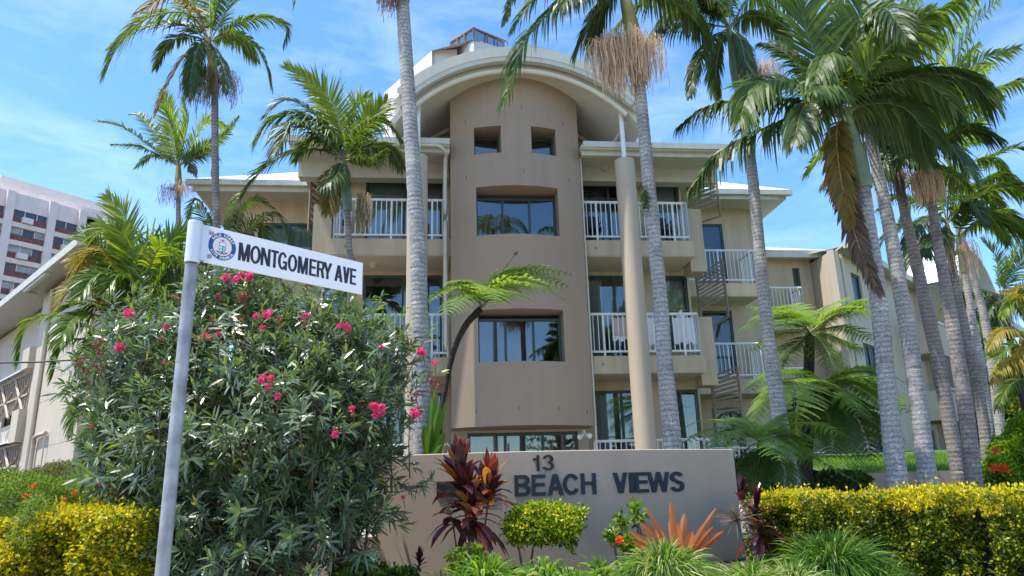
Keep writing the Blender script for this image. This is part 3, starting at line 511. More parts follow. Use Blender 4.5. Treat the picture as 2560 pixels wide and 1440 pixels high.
# ================================================================== LEFT WING
LF = frame((-17.1, 26.6), (.71, -.70))
lw = thing('wing_building', 'left wing of pale cream apartments in full sun with slatted pink window hoods', 'apartment building', LF(0, 0, 2))
mb = MB(); hs = [(-6.6, -3.4, 5.0, 6.6), (-2.9, -1.45, 5.1, 6.6), (-6.6, -1.4, 2.4, 4.0), (2.0, 2.35, 7.1, 7.9)]
holes_wall(mb, LF, -12, -.9, 1.4, 9.3, -.2, .2, hs[:3]); mb.box(LF, 0, 6.2, -4, .35, 1.4, 9.3); mb.box(LF, -.9, 0, -1.1, -.9, 1.4, 9.3); mb.box(LF, -12, -11.8, -4, -.2, 1.4, 9.3); mb.box(LF, -12, 0, -4.2, -4, 1.4, 9.3)
build('wall', mb, 'creamL', lw)
for h in hs[:3]: window(lw, LF, *h, -.3, (.25, .5, .75), (), 'curtain')
for z in (3.9, 6.6):
    mb = MB(); mb.box(LF, -.95, .0, -.88, .55, z - .02, z + .75) if z > 5 else None; mb.box(LF, -.95, .03, -.88, .6, z + .05 if z < 5 else 3.95, 5.1 if z < 5 else 5.12) if z < 5 else None
    build('balcony_parapet', mb, 'creamL', lw)
for z0, z1 in ((2.55, 4.0), (5.15, 6.65)):
    mb = MB(); u = -8.2
    while u < -1.3: mb.box(LF, u - .03, u + .03, .05 + .0, .11, z0 + .1, z1); u += .38
    mb.box(LF, -8.2, -1.3, .05, .13, z1 - .03, z1 + .06)
    for a in (-8.0, -5.7, -3.5):
        for (p, q) in (((a, z1 - .05), (a + 1.9, z0)), ((a, z0 + .2), (a + 1.9, z1 - .5))): mb.bar(LF(p[0], .14, p[1]), LF(q[0], .14, q[1]), .06, n=4)
    mb.box(LF, -8.2, -1.3, .115, .16, z0 + .62, z0 + .7); sc = build('window_hood', mb, 'pinkt', lw)
    mb = MB(); V = [LF(-8.3, -.2, z1 + .3), LF(-1.2, -.2, z1 + .3), LF(-1.2, .35, z1 + .08), LF(-8.3, .35, z1 + .08)]; mb.add(V + [q + np.array([0, 0, .05]) for q in V], [[0, 1, 2, 3], [7, 6, 5, 4], [2, 3, 7, 6]]); build('hood_sheet', mb, 'roof', sc)
mb = MB(); mb.tube([LF(1.4, .42, 1.5), LF(1.4, .42, 9.2)], .08, 8); build('downpipe', mb, 'creamL', lw, smooth=True); mb = MB(); mb.tube(spline([LF(2.0, .45, 1.5), LF(2.0, .45, 3.7), LF(2.2, .45, 3.98), LF(3.3, .45, 4.0)], 20), .07, 8); mb.bar(LF(3.3, .45, 4.0), LF(3.25, .45, 2.6), .02); build('downpipe', mb, 'creamL', lw, smooth=True)
mb = MB()
for z in (3.6, 5.15, 6.45, 7.9): mb.box(LF, 1.5, 6.2, .345, .353, z, z + .02)
build('render_joint', mb, 'sign', lw)
mb = MB(); mb.box(LF, -12.5, 6.6, .95, 1.12, 9.35, 9.62); mb.box(LF, -12.5, 6.6, -4, .95, 9.42, 9.5); mb.tube([LF(.2, .6, 9.2), LF(.2, 1.0, 9.3), LF(3, 1.0, 9.32)], .09, 8); build('eaves', mb, 'fascia', lw)
mb = MB(); roof_slab(mb, LF, -12.5, 6.6, 1.12, -3, 9.63, .3, .3, .3); build('roof', mb, 'roof', lw)

# ================================================================== DISTANT TOWERS
HF = frame(P(0, 800, 92)[:2], (.59, .81))
hr = thing('apartment_tower', 'tall brick and white concrete apartment tower in the distance behind the golden cane palm', 'apartment tower', HF(8, 0, 0))
def hz(px, py):
    d = ray(px, py); t = np.dot(HF.o - EYEV, HF.n) / np.dot(d, HF.n); p = EYEV + d * t; return float(np.dot(p - HF.o, HF.d)), float(p[2])
u_p = [hz(20, 540)[0], hz(130, 541)[0]]; ztop = hz(100, 500)[1]; pitch = u_p[1] - u_p[0]
zb = [hz(100, y)[1] for y in (555, 597)]; st = 3.0
mb = MB(); ur = hz(214, 560)[0]
mb.box(HF, -30, ur, -18, -.4, 0, ztop + .3); build('concrete_wall', mb, 'concrete', hr)
zt0 = hz(100, 521)[1]; cols = [u_p[0] + (i - 1) * pitch for i in range(3)] + [ur - .5]; st = 2.5
fr_ = MB()
for c_ in cols: fr_.box(HF, c_ - .5, c_ + .5, -.4, .25, 0, ztop + .2)
for k in range(9):
    z = zt0 - .9 - k * st
    for q, (a, b) in enumerate(zip(cols, cols[1:])):
        fr_.box(HF, a + .5, b - .5, -.4, .1, z - 2.5, z - 1.85)
        if k > 7: continue
        br = MB(); br.box(HF, a + .5, b - .5, -.39, -.05, z - 1.849, z - .98); build('brick_panel', br, 'brick', hr)
        gd = MB(); x = a + .5; j = 0
        while x < b - .6:
            e = min(x + 1.5, b - .5); h = (j * 7 + k * 3 + q) % 5; gd.box(HF, x + .05, e - .05, -.35, -.3, z - .979, z - .05, 0 if (h < 2 or k == 0) else 1); gd.box(HF, x - .04, x + .05, -.4, -.2, z - .979, z - .05, 2); x = e; j += 1
        build('window', gd, ['glassd', 'glassl', 'concrete'], hr)
        if (k + q) % 2: ac = MB(); ac.box(HF, a + 1.6, a + 2.9, -.04, .5, z - 1.8, z - 1.05); build('air_conditioner', ac, 'concrete', hr)
    fr_.box(HF, -30, ur - .05, -.4, -.15, z - .04, z + .03)
build('balcony_band', fr_, 'concrete', hr)
mb = MB(); a0 = hz(40, 460); mb.box(HF, a0[0] - 1, a0[0] + 14, -9, -3, ztop + .3, ztop + 3.2); mb.box(HF, a0[0] - 5, a0[0] + 17, -10, -2, ztop + .3, ztop + 1.6); build('roof_house', mb, 'concrete', hr)
# white tower peak beyond the barrel roof
def PX(x, y, Y): return P(x, y, Y)
tp = thing('apartment_tower', 'white high rise with a prow shaped glazed top rising behind the barrel roof', 'apartment tower', [*P(1150, 400, 72)[:2], 0])
def wallq(mb, a, b, m=0, zb=None):
    """vertical wall between two surveyed top points a, b=(px,py,Y)"""
    A = P(*a); B = P(*b); lo = 8. ; mb.add([A, B, [B[0], B[1], lo if zb is None else zb(b)], [A[0], A[1], lo if zb is None else zb(a)]], [[0, 1, 2, 3]], m)
mb = MB(); wallq(mb, (1184, 98, 60), (1127, 118, 68)); wallq(mb, (1184, 98, 60), (1290, 132, 75)); wallq(mb, (1143, 123, 64), (1080, 126, 64.5)); wallq(mb, (1080, 126, 64), (960, 232, 84)); wallq(mb, (1290, 100, 76), (1400, 130, 90)); wallq(mb, (960, 232, 84), (1400, 130, 90.2))
A = [P(1184, 98, 60.5), P(1080, 126, 64), P(960, 232, 84), P(1400, 130, 90), P(1290, 132, 75)]; mb.add(A, [[0, 1, 2, 3, 4]]); build('wall', mb, 'twr', tp)
mb = MB()
for (a, b) in (((1183.5, 70, 59.6), (1127, 104, 67.6)), ((1184.5, 70, 59.6), (1262, 104, 73))):
    A, B = P(*a), P(*b); Al = P(a[0], 99, a[2]); Bl = P(b[0], 125 if b[0] < 1184 else 133, b[2]); mb.add([A, B, Bl, Al], [[0, 1, 2, 3]])
build('window', mb, 'glassd', tp)
mb = MB()
for (a, b) in (((1184, 69, 59.3), (1125, 104, 67.4)), ((1184, 69, 59.3), (1268, 104, 73.2))):
    A, B = P(*a), P(*b); mb.bar(A, B, .11, n=4); lo = 25 if b[0] < 1184 else 30
    for t in (0, .36, .66, 1.0): q = A * (1 - t) + B * t; mb.bar(q, q - [0, 0, 1.05 if t < .9 else .8], .07, n=4)
build('window_frame', mb, 'rust', tp)


# ================================================================== SIGN WALL
def wy(x): return 7.62 + .05 * x + .11 * x * x
def wall_hit(px, py):
    d = ray(px, py); Y = 7.8
    for _ in range(20): q = EYEV + d * (Y / d[1]); Y = wy(q[0])
    return q
ZT = 2.05; XL = wall_hit(937, 1400)[0]; XR = wall_hit(1845, 1240)[0]
sw = thing('sign_wall', 'curved taupe rendered garden wall lettered 13 BEACH VIEWS', 'wall', (.4, 7.8, .7))
mb = MB(); n = 40; X = np.linspace(XL, XR, n + 1)
nrm = unit(np.c_[.05 + .22 * X, -np.ones(n + 1), np.zeros(n + 1)]); Fp = np.c_[X, wy(X), np.zeros(n + 1)]; Bp = Fp - nrm * .2
V = np.concatenate([Fp + [0, 0, .3], Fp + [0, 0, ZT - .008], Fp - nrm * .008 + [0, 0, ZT], Bp + [0, 0, ZT], Bp + [0, 0, .3]]); k = n + 1
mb.add(V, [[l * k + i, l * k + i + 1, ((l + 1) % 5) * k + i + 1, ((l + 1) % 5) * k + i] for l in range(5) for i in range(n)]); mb.add(V[[0, k, 2 * k, 3 * k, 4 * k]], [[0, 1, 2, 3, 4]]); mb.add(V[[k - 1, 2 * k - 1, 3 * k - 1, 4 * k - 1, 5 * k - 1]], [[4, 3, 2, 1, 0]])
build('wall', mb, 'sign', sw)
def arcpoly(cx, cy, rx, ry, a0, a1, tx, ty, n=14):
    """ring sector as quads; rx, ry outer radii, tx, ty stroke"""
    A = np.radians(np.linspace(a0, a1, n + 1)); o = [(cx + rx * math.cos(a), cy + ry * math.sin(a)) for a in A]; i = [(cx + (rx - tx) * math.cos(a), cy + (ry - ty) * math.sin(a)) for a in A]
    return [[o[k], o[k + 1], i[k + 1], i[k]] for k in range(n)]
def letter_shape(ch, x, y):
    """grotesque capitals from strokes; x, y = stroke over width, over height"""
    R_ = lambda a, b, c, d: [(a, c), (b, c), (b, d), (a, d)]
    if ch in 'I': return [R_(0, 1, 0, 1)]
    if ch == '1': return [R_(1 - x, 1, 0, 1), [(0, .66), (1 - x, .66 + y * .2), (1 - x, .8), (0, .8)], [(1 - x * 1.1, .8), (1 - x, .8), (1 - x, 1), (1 - x * .8, 1)]]
    if ch == 'M': return [R_(0, x, 0, 1), R_(1 - x, 1, 0, 1), [(x * .1, 1), (x * 1.25, 1), (.5 + x * .5, 0), (.5 - x * .45, 0)], [(1 - x * 1.25, 1), (1 - x * .1, 1), (.5 + x * .45, 0), (.5 - x * .5, 0)]]
    if ch == 'N': return [R_(0, x, 0, 1), R_(1 - x, 1, 0, 1), [(x * .1, 1), (x * 1.2, 1), (1 - x * .1, 0), (1 - x * 1.2, 0)]]
    if ch == 'T': return [R_(0, 1, 1 - y, 1), R_(.5 - x / 2, .5 + x / 2, 0, 1 - y)]
    if ch == 'E': return [R_(0, x, 0, 1), R_(x, 1, 1 - y, 1), R_(x, 1, 0, y), R_(x, .93, .52 - y / 2, .52 + y / 2)]
    if ch == 'H': return [R_(0, x, 0, 1), R_(1 - x, 1, 0, 1), R_(x, 1 - x, .52 - y / 2, .52 + y / 2)]
    if ch == 'O': return arcpoly(.5, .5, .5, .5, 0, 360, x, y, 32)
    if ch == 'C': return arcpoly(.5, .5, .5, .5, 32, 328, x, y, 28)
    if ch == 'G': return arcpoly(.5, .5, .5, .5, 32, 320, x, y, 28) + [R_(1 - x * .85, 1, .0, .5), R_(.55, 1 - x * .85, .5 - y, .5)]
    if ch == 'Y': return [[(0, 1), (x * 1.15, 1), (.5 + x * .4, .42), (.5 - x * .5, .38)], [(1, 1), (1 - x * 1.15, 1), (.5 - x * .4, .42), (.5 + x * .5, .38)], R_(.5 - x / 2, .5 + x / 2, 0, .42)]
    if ch == 'A': return [[(0, 0), (x * 1.1, 0), (.5 + x * .55, 1), (.5 - x * .6, 1)], [(1, 0), (1 - x * 1.1, 0), (.5 - x * .55, 1), (.5 + x * .6, 1)], R_(.24, .76, .23, .23 + y)]
    if ch == 'V': return [[(0, 1), (x * 1.1, 1), (.5 + x * .55, 0), (.5 - x * .6, 0)], [(1, 1), (1 - x * 1.1, 1), (.5 - x * .55, 0), (.5 + x * .6, 0)]]
    if ch == 'U': return [R_(0, x, .35, 1), R_(1 - x, 1, .35, 1)] + arcpoly(.5, .35, .5, .35, 180, 360, x, y)
    if ch == 'L': return [R_(0, x, 0, 1), R_(x, 1, 0, y)]
    if ch == 'D': return [R_(0, x, 0, 1), R_(x, .45, 1 - y, 1), R_(x, .45, 0, y)] + arcpoly(.45, .5, .55, .5, -90, 90, x, y)
    if ch == 'W': h = x * .5; return [[(0, 1), (x, 1), (.27 + h * .9, 0), (.27 - h, 0)], [(.5 - h, 1), (.5 + h, 1), (.27 + h, 0), (.27 - h * .9, 0)], [(.5 - h, 1), (.5 + h, 1), (.73 + h * .9, 0), (.73 - h, 0)], [(1 - x, 1), (1, 1), (.73 + h, 0), (.73 - h * .9, 0)]]
    if ch == 'R': return [R_(0, x, 0, 1), R_(x, .6, 1 - y, 1), R_(x, .6, .44, .44 + y)] + arcpoly(.6, .72, .38, .28, -90, 90, x, y) + [[(.5, .46), (.5 + x * 1.1, .46), (1, 0), (1 - x * 1.1, 0)]]
    if ch == 'B': return [R_(0, x, 0, 1), R_(x, .6, 1 - y, 1), R_(x, .6, .5 - y * .4, .5 + y * .6), R_(x, .6, 0, y)] + arcpoly(.6, .75, .36, .25, -90, 90, x, y) + arcpoly(.6, .28, .4, .28, -90, 90, x, y)
    if ch == 'S': return arcpoly(.5, .73, .47, .27, 15, 262, x, y, 20) + arcpoly(.5, .285, .5, .285, 98, -165, x, y, 20)
    if ch == '3': return arcpoly(.5, .73, .47, .27, 170, -90, x, y, 20) + arcpoly(.5, .285, .5, .285, 90, -168, x, y, 20)
    return [R_(0, 1, 0, 1)]
def letter_geo(ch, x, y):
    V = []; Fs = []
    for i, q in enumerate(letter_shape(ch, x, y)):
        ar = sum(q[k][0] * q[(k + 1) % 4][1] - q[(k + 1) % 4][0] * q[k][1] for k in range(4))
        if ar < 0: q = q[::-1]
        b = len(V); V += [(a, c, 0) for a, c in q] + [(a, c, 1 + .012 * (i % 3)) for a, c in q]
        Fs += [[b + 4, b + 5, b + 6, b + 7]] + [[b + k, b + (k + 1) % 4, b + 4 + (k + 1) % 4, b + 4 + k] for k in range(4)]
    return np.array(V, float), Fs
def add_polys(mb, V, Fs, m=0):
    mb.add(V, np.zeros((0, 3), int)); base = mb.n - len(V)
    by = {}
    for f in Fs: by.setdefault(len(f), []).append(f)
    for k, fs in by.items(): mb.F.append((np.array(fs) + base, m))
def wall_letter(ch, x0, x1, yt, yb, off, mt, depth=.018):
    a = wall_hit(x0, yb); b = wall_hit(x1, yb); c = wall_hit((x0 + x1) / 2, yt); zb_, zt_ = (a[2] + b[2]) / 2, c[2]
    V, Fs = letter_geo(ch, 1 if ch == 'I' else off * 50 / (x1 - x0), off * .88); X_ = a[0] + (b[0] - a[0]) * V[:, 0]; W = np.stack([X_, wy(X_), zb_ + (zt_ - zb_) * V[:, 1]], 1); nn = unit(np.c_[.05 + .22 * X_, -np.ones(len(X_)), np.zeros(len(X_))])
    W += nn * (V[:, 2:3] * depth - .002); mb = MB(); add_polys(mb, W, Fs); build('letter', mb, mt, sw)
for ch, x0, x1 in (('B', 1287, 1327), ('E', 1330, 1365), ('A', 1369, 1410), ('C', 1408, 1450), ('H', 1453, 1491)): 
    k = (x0 + x1) / 2 - 1287; wall_letter(ch, x0, x1, 1188 - .028 * k, 1241 - .028 * k, .19, 'navy')
for ch, x0, x1 in (('V', 1534, 1570), ('I', 1574, 1586), ('E', 1588, 1622), ('W', 1620, 1675), ('S', 1676, 1711)):
    k = (x0 + x1) / 2 - 1534; wall_letter(ch, x0, x1, 1182 - .02 * k, 1233 - .022 * k, .19, 'navy')
wall_letter('1', 1333, 1349, 1138, 1177, .14, 'num'); wall_letter('3', 1357, 1385, 1137, 1176, .14, 'num')
mb = MB(); a = wall_hit(1092, 1244); b = wall_hit(1239, 1200); Xs = np.linspace(a[0], b[0], 9); V = []
for x in Xs:
    for z in (a[2], b[2]):
        V += [[x, wy(x) - .015, z], [x, wy(x) + .01, z]]
mb.add(V, [[4 * i, 4 * i + 4, 4 * i + 6, 4 * i + 2] for i in range(8)] + [[4 * i + 2, 4 * i + 6, 4 * i + 7, 4 * i + 3] for i in range(8)] + [[0, 2, 3, 1], [32, 34, 35, 33]]); build('dark_panel', mb, 'blk', sw)
# low wall seen under the oleander
mb = MB(); a = P(480, 1355, 8.6); b = P(930, 1350, 8.6); mb.box(WORLD, a[0], b[0], 8.6, 8.8, .4, a[2]); tag(build('garden_wall', mb, 'sign'), 'low taupe garden wall glimpsed behind the oleander stems', 'wall')

# ================================================================== STREET SIGN
o3 = P(481, 640, 2.68); dv = unit(np.array([.6894, .7244, 0])); SF = frame(o3[:2], dv[:2])
def sf_hit(px, py):
    d = ray(px, py); t = np.dot(SF.o - EYEV, SF.n) / np.dot(d, SF.n); p = EYEV + d * t; return float(np.dot(p - SF.o, SF.d)), float(p[2])
tl, bl, tr_, br_ = sf_hit(504.5, 559.5), sf_hit(500, 652), sf_hit(906, 659.5), sf_hit(903, 738)
z1 = (tl[1] + tr_[1]) / 2; z0 = (bl[1] + br_[1]) / 2; u0 = sf_hit(497, 600)[0]; u1 = (tr_[0] + br_[0]) / 2
ss = thing('street_sign', 'white street name sign reading MONTGOMERY AVE on a grey galvanised pole', 'street sign', [o3[0], o3[1], 0])
mb = MB(); mb.tube([SF(0, 0, 0), SF(0, 0, z0 - .02)], .0232, 28); 
build('pole', mb, 'galv', ss, smooth=True)
mb = MB(); zc = sf_hit(450, 905)[1]; mb.tube([SF(0, 0, zc - .0), SF(0, 0, zc + .006)], .0242, 28); mb.tube([SF(0, 0, zc + .14), SF(0, 0, zc + .144)], .0239, 28); build('pole_sleeve', mb, 'galv', ss, smooth=True)
mb = MB(); mb.tube([SF(0, 0, z0 - .012), SF(0, 0, z0 - .01), SF(0, 0, z1 - .004), SF(0, 0, z1 + .006)], [.0262, .0272, .0272, .0255], 32); mb.box(SF, .02, sf_hit(519, 610)[0], -.008, .008, z0 + .004, z1 - .002); cp = build('bracket', mb, 'cap', ss, smooth=False)
mb = MB(); mb.box(SF, .045, u1, -.004, .004, z0, z1); bd = build('blade', mb, 'signw', ss)
for z in (z1 - .028, z0 + .025):
    mb = MB(); mb.tube([SF(.062, .008, z), SF(.062, .0115, z), SF(.062, .0145, z)], [.0085, .008, .004], 12); build('bolt', mb, 'bolt', cp, smooth=True)
def sign_text(parent, ch, ua, ub, za, zb_, m, off, w0=.0042):
    V, Fs = letter_geo(ch, off * (zt - zb2) / (ub - ua), off * .85); W = np.array([SF(ua + (ub - ua) * v[0], w0 + v[2] * .0012, za + (zb_ - za) * v[1]) for v in V]); mb = MB(); add_polys(mb, W, Fs); build('letter', mb, m, parent)
LET = [('M', 594, 623, 606, 650), ('O', 623.5, 650, 0, 0), ('N', 650, 674, 0, 0), ('T', 675, 694, 0, 0), ('G', 693, 716, 0, 0), ('O', 717.5, 741, 0, 0), ('M', 742.5, 768, 0, 0), ('E', 771, 788.5, 0, 0), ('R', 790, 809.5, 0, 0), ('Y', 806, 828, 0, 0), ('A', 834.5, 855, 0, 0), ('V', 855, 872, 0, 0), ('E', 873, 888.5, 0, 0)]
zt = z0 + (z1 - z0) * .745; zb2 = z0 + (z1 - z0) * .245
for ch, xa, xb, _, _ in LET: 
    yl = 640 + (xa - 594) * .235; ua = sf_hit(xa, yl)[0]; ub = sf_hit(xb, yl)[0]; e = .012 * (zt - zb2) if ch in 'OG' else 0; sign_text(bd, ch, ua, ub, zb2 - e, zt + e, 'blk', .155)
# emblem
ec = sf_hit(554.5, 617.5); ER = (z1 - z0) * .375
def disc(r, w0, m, parent, name, r0=0.):
    mb = MB(); k = 48; A = np.arange(k) / k * 2 * math.pi; V = [SF(ec[0] + r * math.cos(a), w0, ec[1] + r * math.sin(a)) for a in A]; mb.add(V, [list(range(k))]); return build(name, mb, m, parent)
em = disc(ER, .0046, 'blue', bd, 'emblem'); disc(ER * .68, .0050, 'pinkish', bd, 'emblem_centre')
def arc_text(txt, a0, a1, r, hgt, inward=False):
    mb = MB(); n = len(txt)
    for i, ch in enumerate(txt):
        if ch == ' ': continue
        a = math.radians(a0 + (a1 - a0) * (i + .5) / n); V, Fs = letter_geo(ch, 1 if ch == 'I' else .26, .2); wdt = hgt * (.22 if ch == 'I' else .82)
        x = (V[:, 0] - .5) * wdt; y = (V[:, 1] - .5) * hgt; c0 = np.array([math.cos(a), math.sin(a)]); up = c0 if not inward else -c0; rt = np.array([up[1], -up[0]])
        W = np.array([SF(ec[0] + r * c0[0] + rt[0] * p + up[0] * q, .0050 + v * .0006, ec[1] + r * c0[1] + rt[1] * p + up[1] * q) for p, q, v in zip(x, y, V[:, 2])]); add_polys(mb, W, Fs)
    build('emblem_lettering', mb, 'signw', bd)
arc_text('GOLD COAST', 152, 22, ER * .84, ER * .2); arc_text('CITY COUNCIL', 205, 338, ER * .84, ER * .2, True)
def poly(pts, w0, m, name='crest'):
    mb = MB(); mb.add([SF(ec[0] + x * ER, w0, ec[1] + y * ER) for x, y in pts], [list(range(len(pts)))]); build(name, mb, m, bd)
poly([(-.24, .30), (.24, .30), (.22, .05), (.27, -.1), (.2, -.36), (0, -.46), (-.2, -.36), (-.27, -.1), (-.22, .05)], .0054, 'blue'); poly([(-.205, .265), (.205, .265), (.185, .05), (-.185, .05)], .0058, 'signw')
poly([(-.22, -.0), (-.02, -.0), (-.02, -.39), (-.17, -.33), (-.235, -.1)], .0058, 'signw'); poly([(.02, .0), (.22, -.0), (.235, -.1), (.17, -.33), (.02, -.39)], .0058, 'egreen'); poly([(-.2, -.14), (-.02, -.14), (-.02, -.26), (-.19, -.26)], .0061, 'egreen')
poly([(-.38, -.34), (-.2, -.42), (-.22, -.52), (-.40, -.45)], .0058, 'ered'); poly([(.38, -.34), (.2, -.42), (.22, -.52), (.40, -.45)], .0058, 'ered'); poly([(-.22, -.47), (.22, -.47), (.2, -.56), (-.2, -.56)], .0058, 'ered')
poly([(-.1, .38), (.1, .38), (.12, .52), (.04, .45), (0, .55), (-.04, .45), (-.12, .52)], .0058, 'ered')
# overhead cable at left
mb = MB(); mb.tube(spline([P(-500, 915, 9.5), P(0, 907, 9.5), P(150, 902, 9.5), P(420, 880, 9.5)], 12), .012, 6); tag(build('cable', mb, 'wire', smooth=True), 'thin dark overhead cable crossing in front of the left wing', 'cable')

# ================================================================== PLANTS
PAL = {'g': 'pg', 'd': 'pd', 'b': 'pb', 'o': 'po', 'x': 'pdead', 'c': 'cane', 'y': 'caney'}
def frond(parent, pts, Lm, kind='g', tw=0., droop=.35, n=62, w=.017, lift=.25, name='frond', rr=.016, sweep=(28, 66), gap=.0, start=.1):
    """feather leaf: rachis through pts, leaflets both sides; tw turns the blade about its rachis (radians)"""
    pts = np.asarray(pts, float); C = spline(pts, 40); h = C[-1] - C[0]; h[2] = 0
    if np.linalg.norm(h) < .25: h = np.array([h[0] + .01, -.3, 0])
    h = unit(h); S0 = np.cross(h, [0, 0, 1.]); mb = MB(); mb.tube(C, np.linspace(rr, rr * .18, 40), 5, 1, False)
    t = np.linspace(start, 1, n) ** .95; ix = t * 39; i0 = np.clip(ix.astype(int), 0, 38); fr_ = (ix - i0)[:, None]; B = C[i0] * (1 - fr_) + C[i0 + 1] * fr_
    T = unit(C[i0 + 1] - C[i0]); S = S0 - T * (T @ S0)[:, None]; S = unit(S); N = np.cross(S, T); ct, st = math.cos(tw), math.sin(tw); S, N = S * ct + N * st, N * ct - S * st
    prof = np.interp(t, [0, .12, .35, .7, .9, 1], [.35, .7, 1, .86, .55, .28])
    for sg in (-1, 1):
        a = np.radians(np.interp(t, [0, 1], sweep) + rng.normal(0, 4, n)); keep = rng.random(n) > gap
        D = S * sg * np.cos(a)[:, None] + T * np.sin(a)[:, None] + N * (lift + rng.normal(0, .09, n))[:, None]
        Sd = T + N * rng.normal(0, .25, n)[:, None] - S * sg * .2; dr = np.clip(droop + rng.normal(0, .12, n), .02, 2)
        mb.strips(B[keep], D[keep], Sd[keep], (Lm * prof * rng.uniform(.88, 1.08, n))[keep], w * (.7 + .5 * prof[keep]), dr[keep], 0, (.45, 1, .85, .5, .06))
    return build(name, mb, [PAL.get(kind, kind), 'ro' if kind in 'oxy' else 'rg'], parent)
def hang(parent, c, n, rad, ln, mat, side=(0, 0), name='flower_strands', w=.0045, arc=.25):
    """drooping flower stalk: branches arch out of c, strands hang"""
    mb = MB(); c = np.asarray(c, float); a = rng.uniform(0, 2 * math.pi, n); r = rad * np.sqrt(rng.random(n)); L_ = ln * rng.uniform(.55, 1.1, n); top = arc * rng.uniform(.1, 1, n)
    X = np.array([side[0], side[1], 0.]); K = 8
    out = np.c_[np.cos(a) * r, np.sin(a) * r, np.zeros(n)] + X * rng.uniform(.5, 1, n)[:, None]
    ph = rng.uniform(0, 6, n); rows = []
    d = unit(np.c_[rng.normal(0, 1, (n, 2)), np.zeros(n)])
    for k in range(K):
        s = k / (K - 1); q = min(1, s / .35); o = out * math.sin(q * math.pi / 2); z = np.where(s < .35, top * math.sin(q * math.pi * .5), top - L_ * ((s - .3) / .7)); wob = .018 * np.sin(ph + s * 9)[:, None]
        p = c + o + np.c_[wob[:, 0], wob[:, 0] * .7, z]; rows.append(np.stack([p - d * w, p + d * w], 1))
    V = np.stack(rows, 1).reshape(n, K * 2, 3); F = (np.arange(n)[:, None, None] * K * 2 + np.array([[2 * k, 2 * k + 1, 2 * k + 3, 2 * k + 2] for k in range(K - 1)])[None]).reshape(-1, 4); mb.add(V.reshape(-1, 3), F)
    return build(name, mb, mat, parent)
def ringed(mb, pts, rad, step=.062, n=16, m=0):
    """palm trunk with real leaf-scar ridges"""
    pts = np.asarray(pts, float); L_ = np.linalg.norm(pts[-1] - pts[0]); k = max(8, int(L_ / step)) * 3; C = spline(pts, k); q = np.linspace(0, 1, len(rad)); R_ = np.interp(np.linspace(0, 1, k), q, rad)
    rid = np.array([1.0, .988, .985][0:3] * (k // 3 + 1))[:k] * (1 + rng.normal(0, .006, k)); C = C + np.c_[rng.normal(0, .0015, (k, 2)), np.zeros(k)]; mb.tube(C, R_ * rid, n, m)
def palm(label, Y, trunk, shaft, c, fronds, Lm=.6, auto=0, tm='tk', sm='shg', infl=(), name='palm_tree', group='palms around the apartment block', flen=2.4, aut_kinds='gd', n=64, w=.0175, tws=.88, base=True):
    """trunk, shaft: (px, py, width px); fronds: (kind, twist, droop, dy, [(px,py)...])"""
    b = P(trunk[0][0], trunk[0][1], Y); gz = ground(b[0], Y)
    t = thing(name, label, 'palm tree', (b[0], Y, gz), group)
    pts = [P(x, y, Y) for x, y, _ in trunk]; rad = [tws * q[2] * m_per_px(q[0], q[1], Y) / 2 for q in trunk]
    if base and pts[0][2] > gz + .05: pts = [np.array([pts[0][0] + .0, Y, gz - .1])] + pts; rad = [rad[0] * 1.12] + rad
    mb = MB(); ringed(mb, pts, rad); build('trunk', mb, tm, t, smooth=True)
    if shaft:
        mb = MB(); sp = [P(x, y, Y) for x, y, _ in shaft]; C = spline(sp, 24); R_ = np.interp(np.linspace(0, 1, 24), np.linspace(0, 1, len(shaft)), [q[2] * m_per_px(q[0], q[1], Y) / 2 for q in shaft]); mb.tube(C, R_, 18); build('crownshaft', mb, sm, t, smooth=True)
    cw = P(c[0], c[1], Y)
    for f in fronds:
        kind, tw, dr, dy, px = f[:5]; pts = [cw]; m = len(px)
        for k, (x, y) in enumerate(px): pts.append(P(x, y, Y + dy * ((k + 1) / m) ** 1.2))
        frond(t, pts, (f[5] if len(f) > 5 else Lm), kind, tw, dr, n, w)
    for k in range(auto):
        a = 2 * math.pi * (k + rnd.random() * .7) / auto; el = rnd.uniform(.1, 1.1); L_ = flen * rnd.uniform(.8, 1.05); hd = np.array([math.cos(a), math.sin(a), 0]); up = np.array([0, 0, 1.])
        p1 = cw + (hd * math.cos(el) + up * math.sin(el)) * L_ * .35; p2 = cw + hd * L_ * .66 + up * L_ * (.55 * math.sin(el)); p3 = cw + hd * L_ * .95 + up * L_ * (.35 * math.sin(el) - .32)
        frond(t, [cw, p1, p2, p3], Lm * .95, rnd.choice(aut_kinds), rnd.uniform(-.5, .5), rnd.uniform(.25, .7), n, w)
    for (x, y, n_, rad_, ln, mt, sx, *dy) in infl: hang(t, P(x, y, Y + (dy[0] if dy else -.12)), n_, rad_, ln, mt, (sx, -.05))
    return t
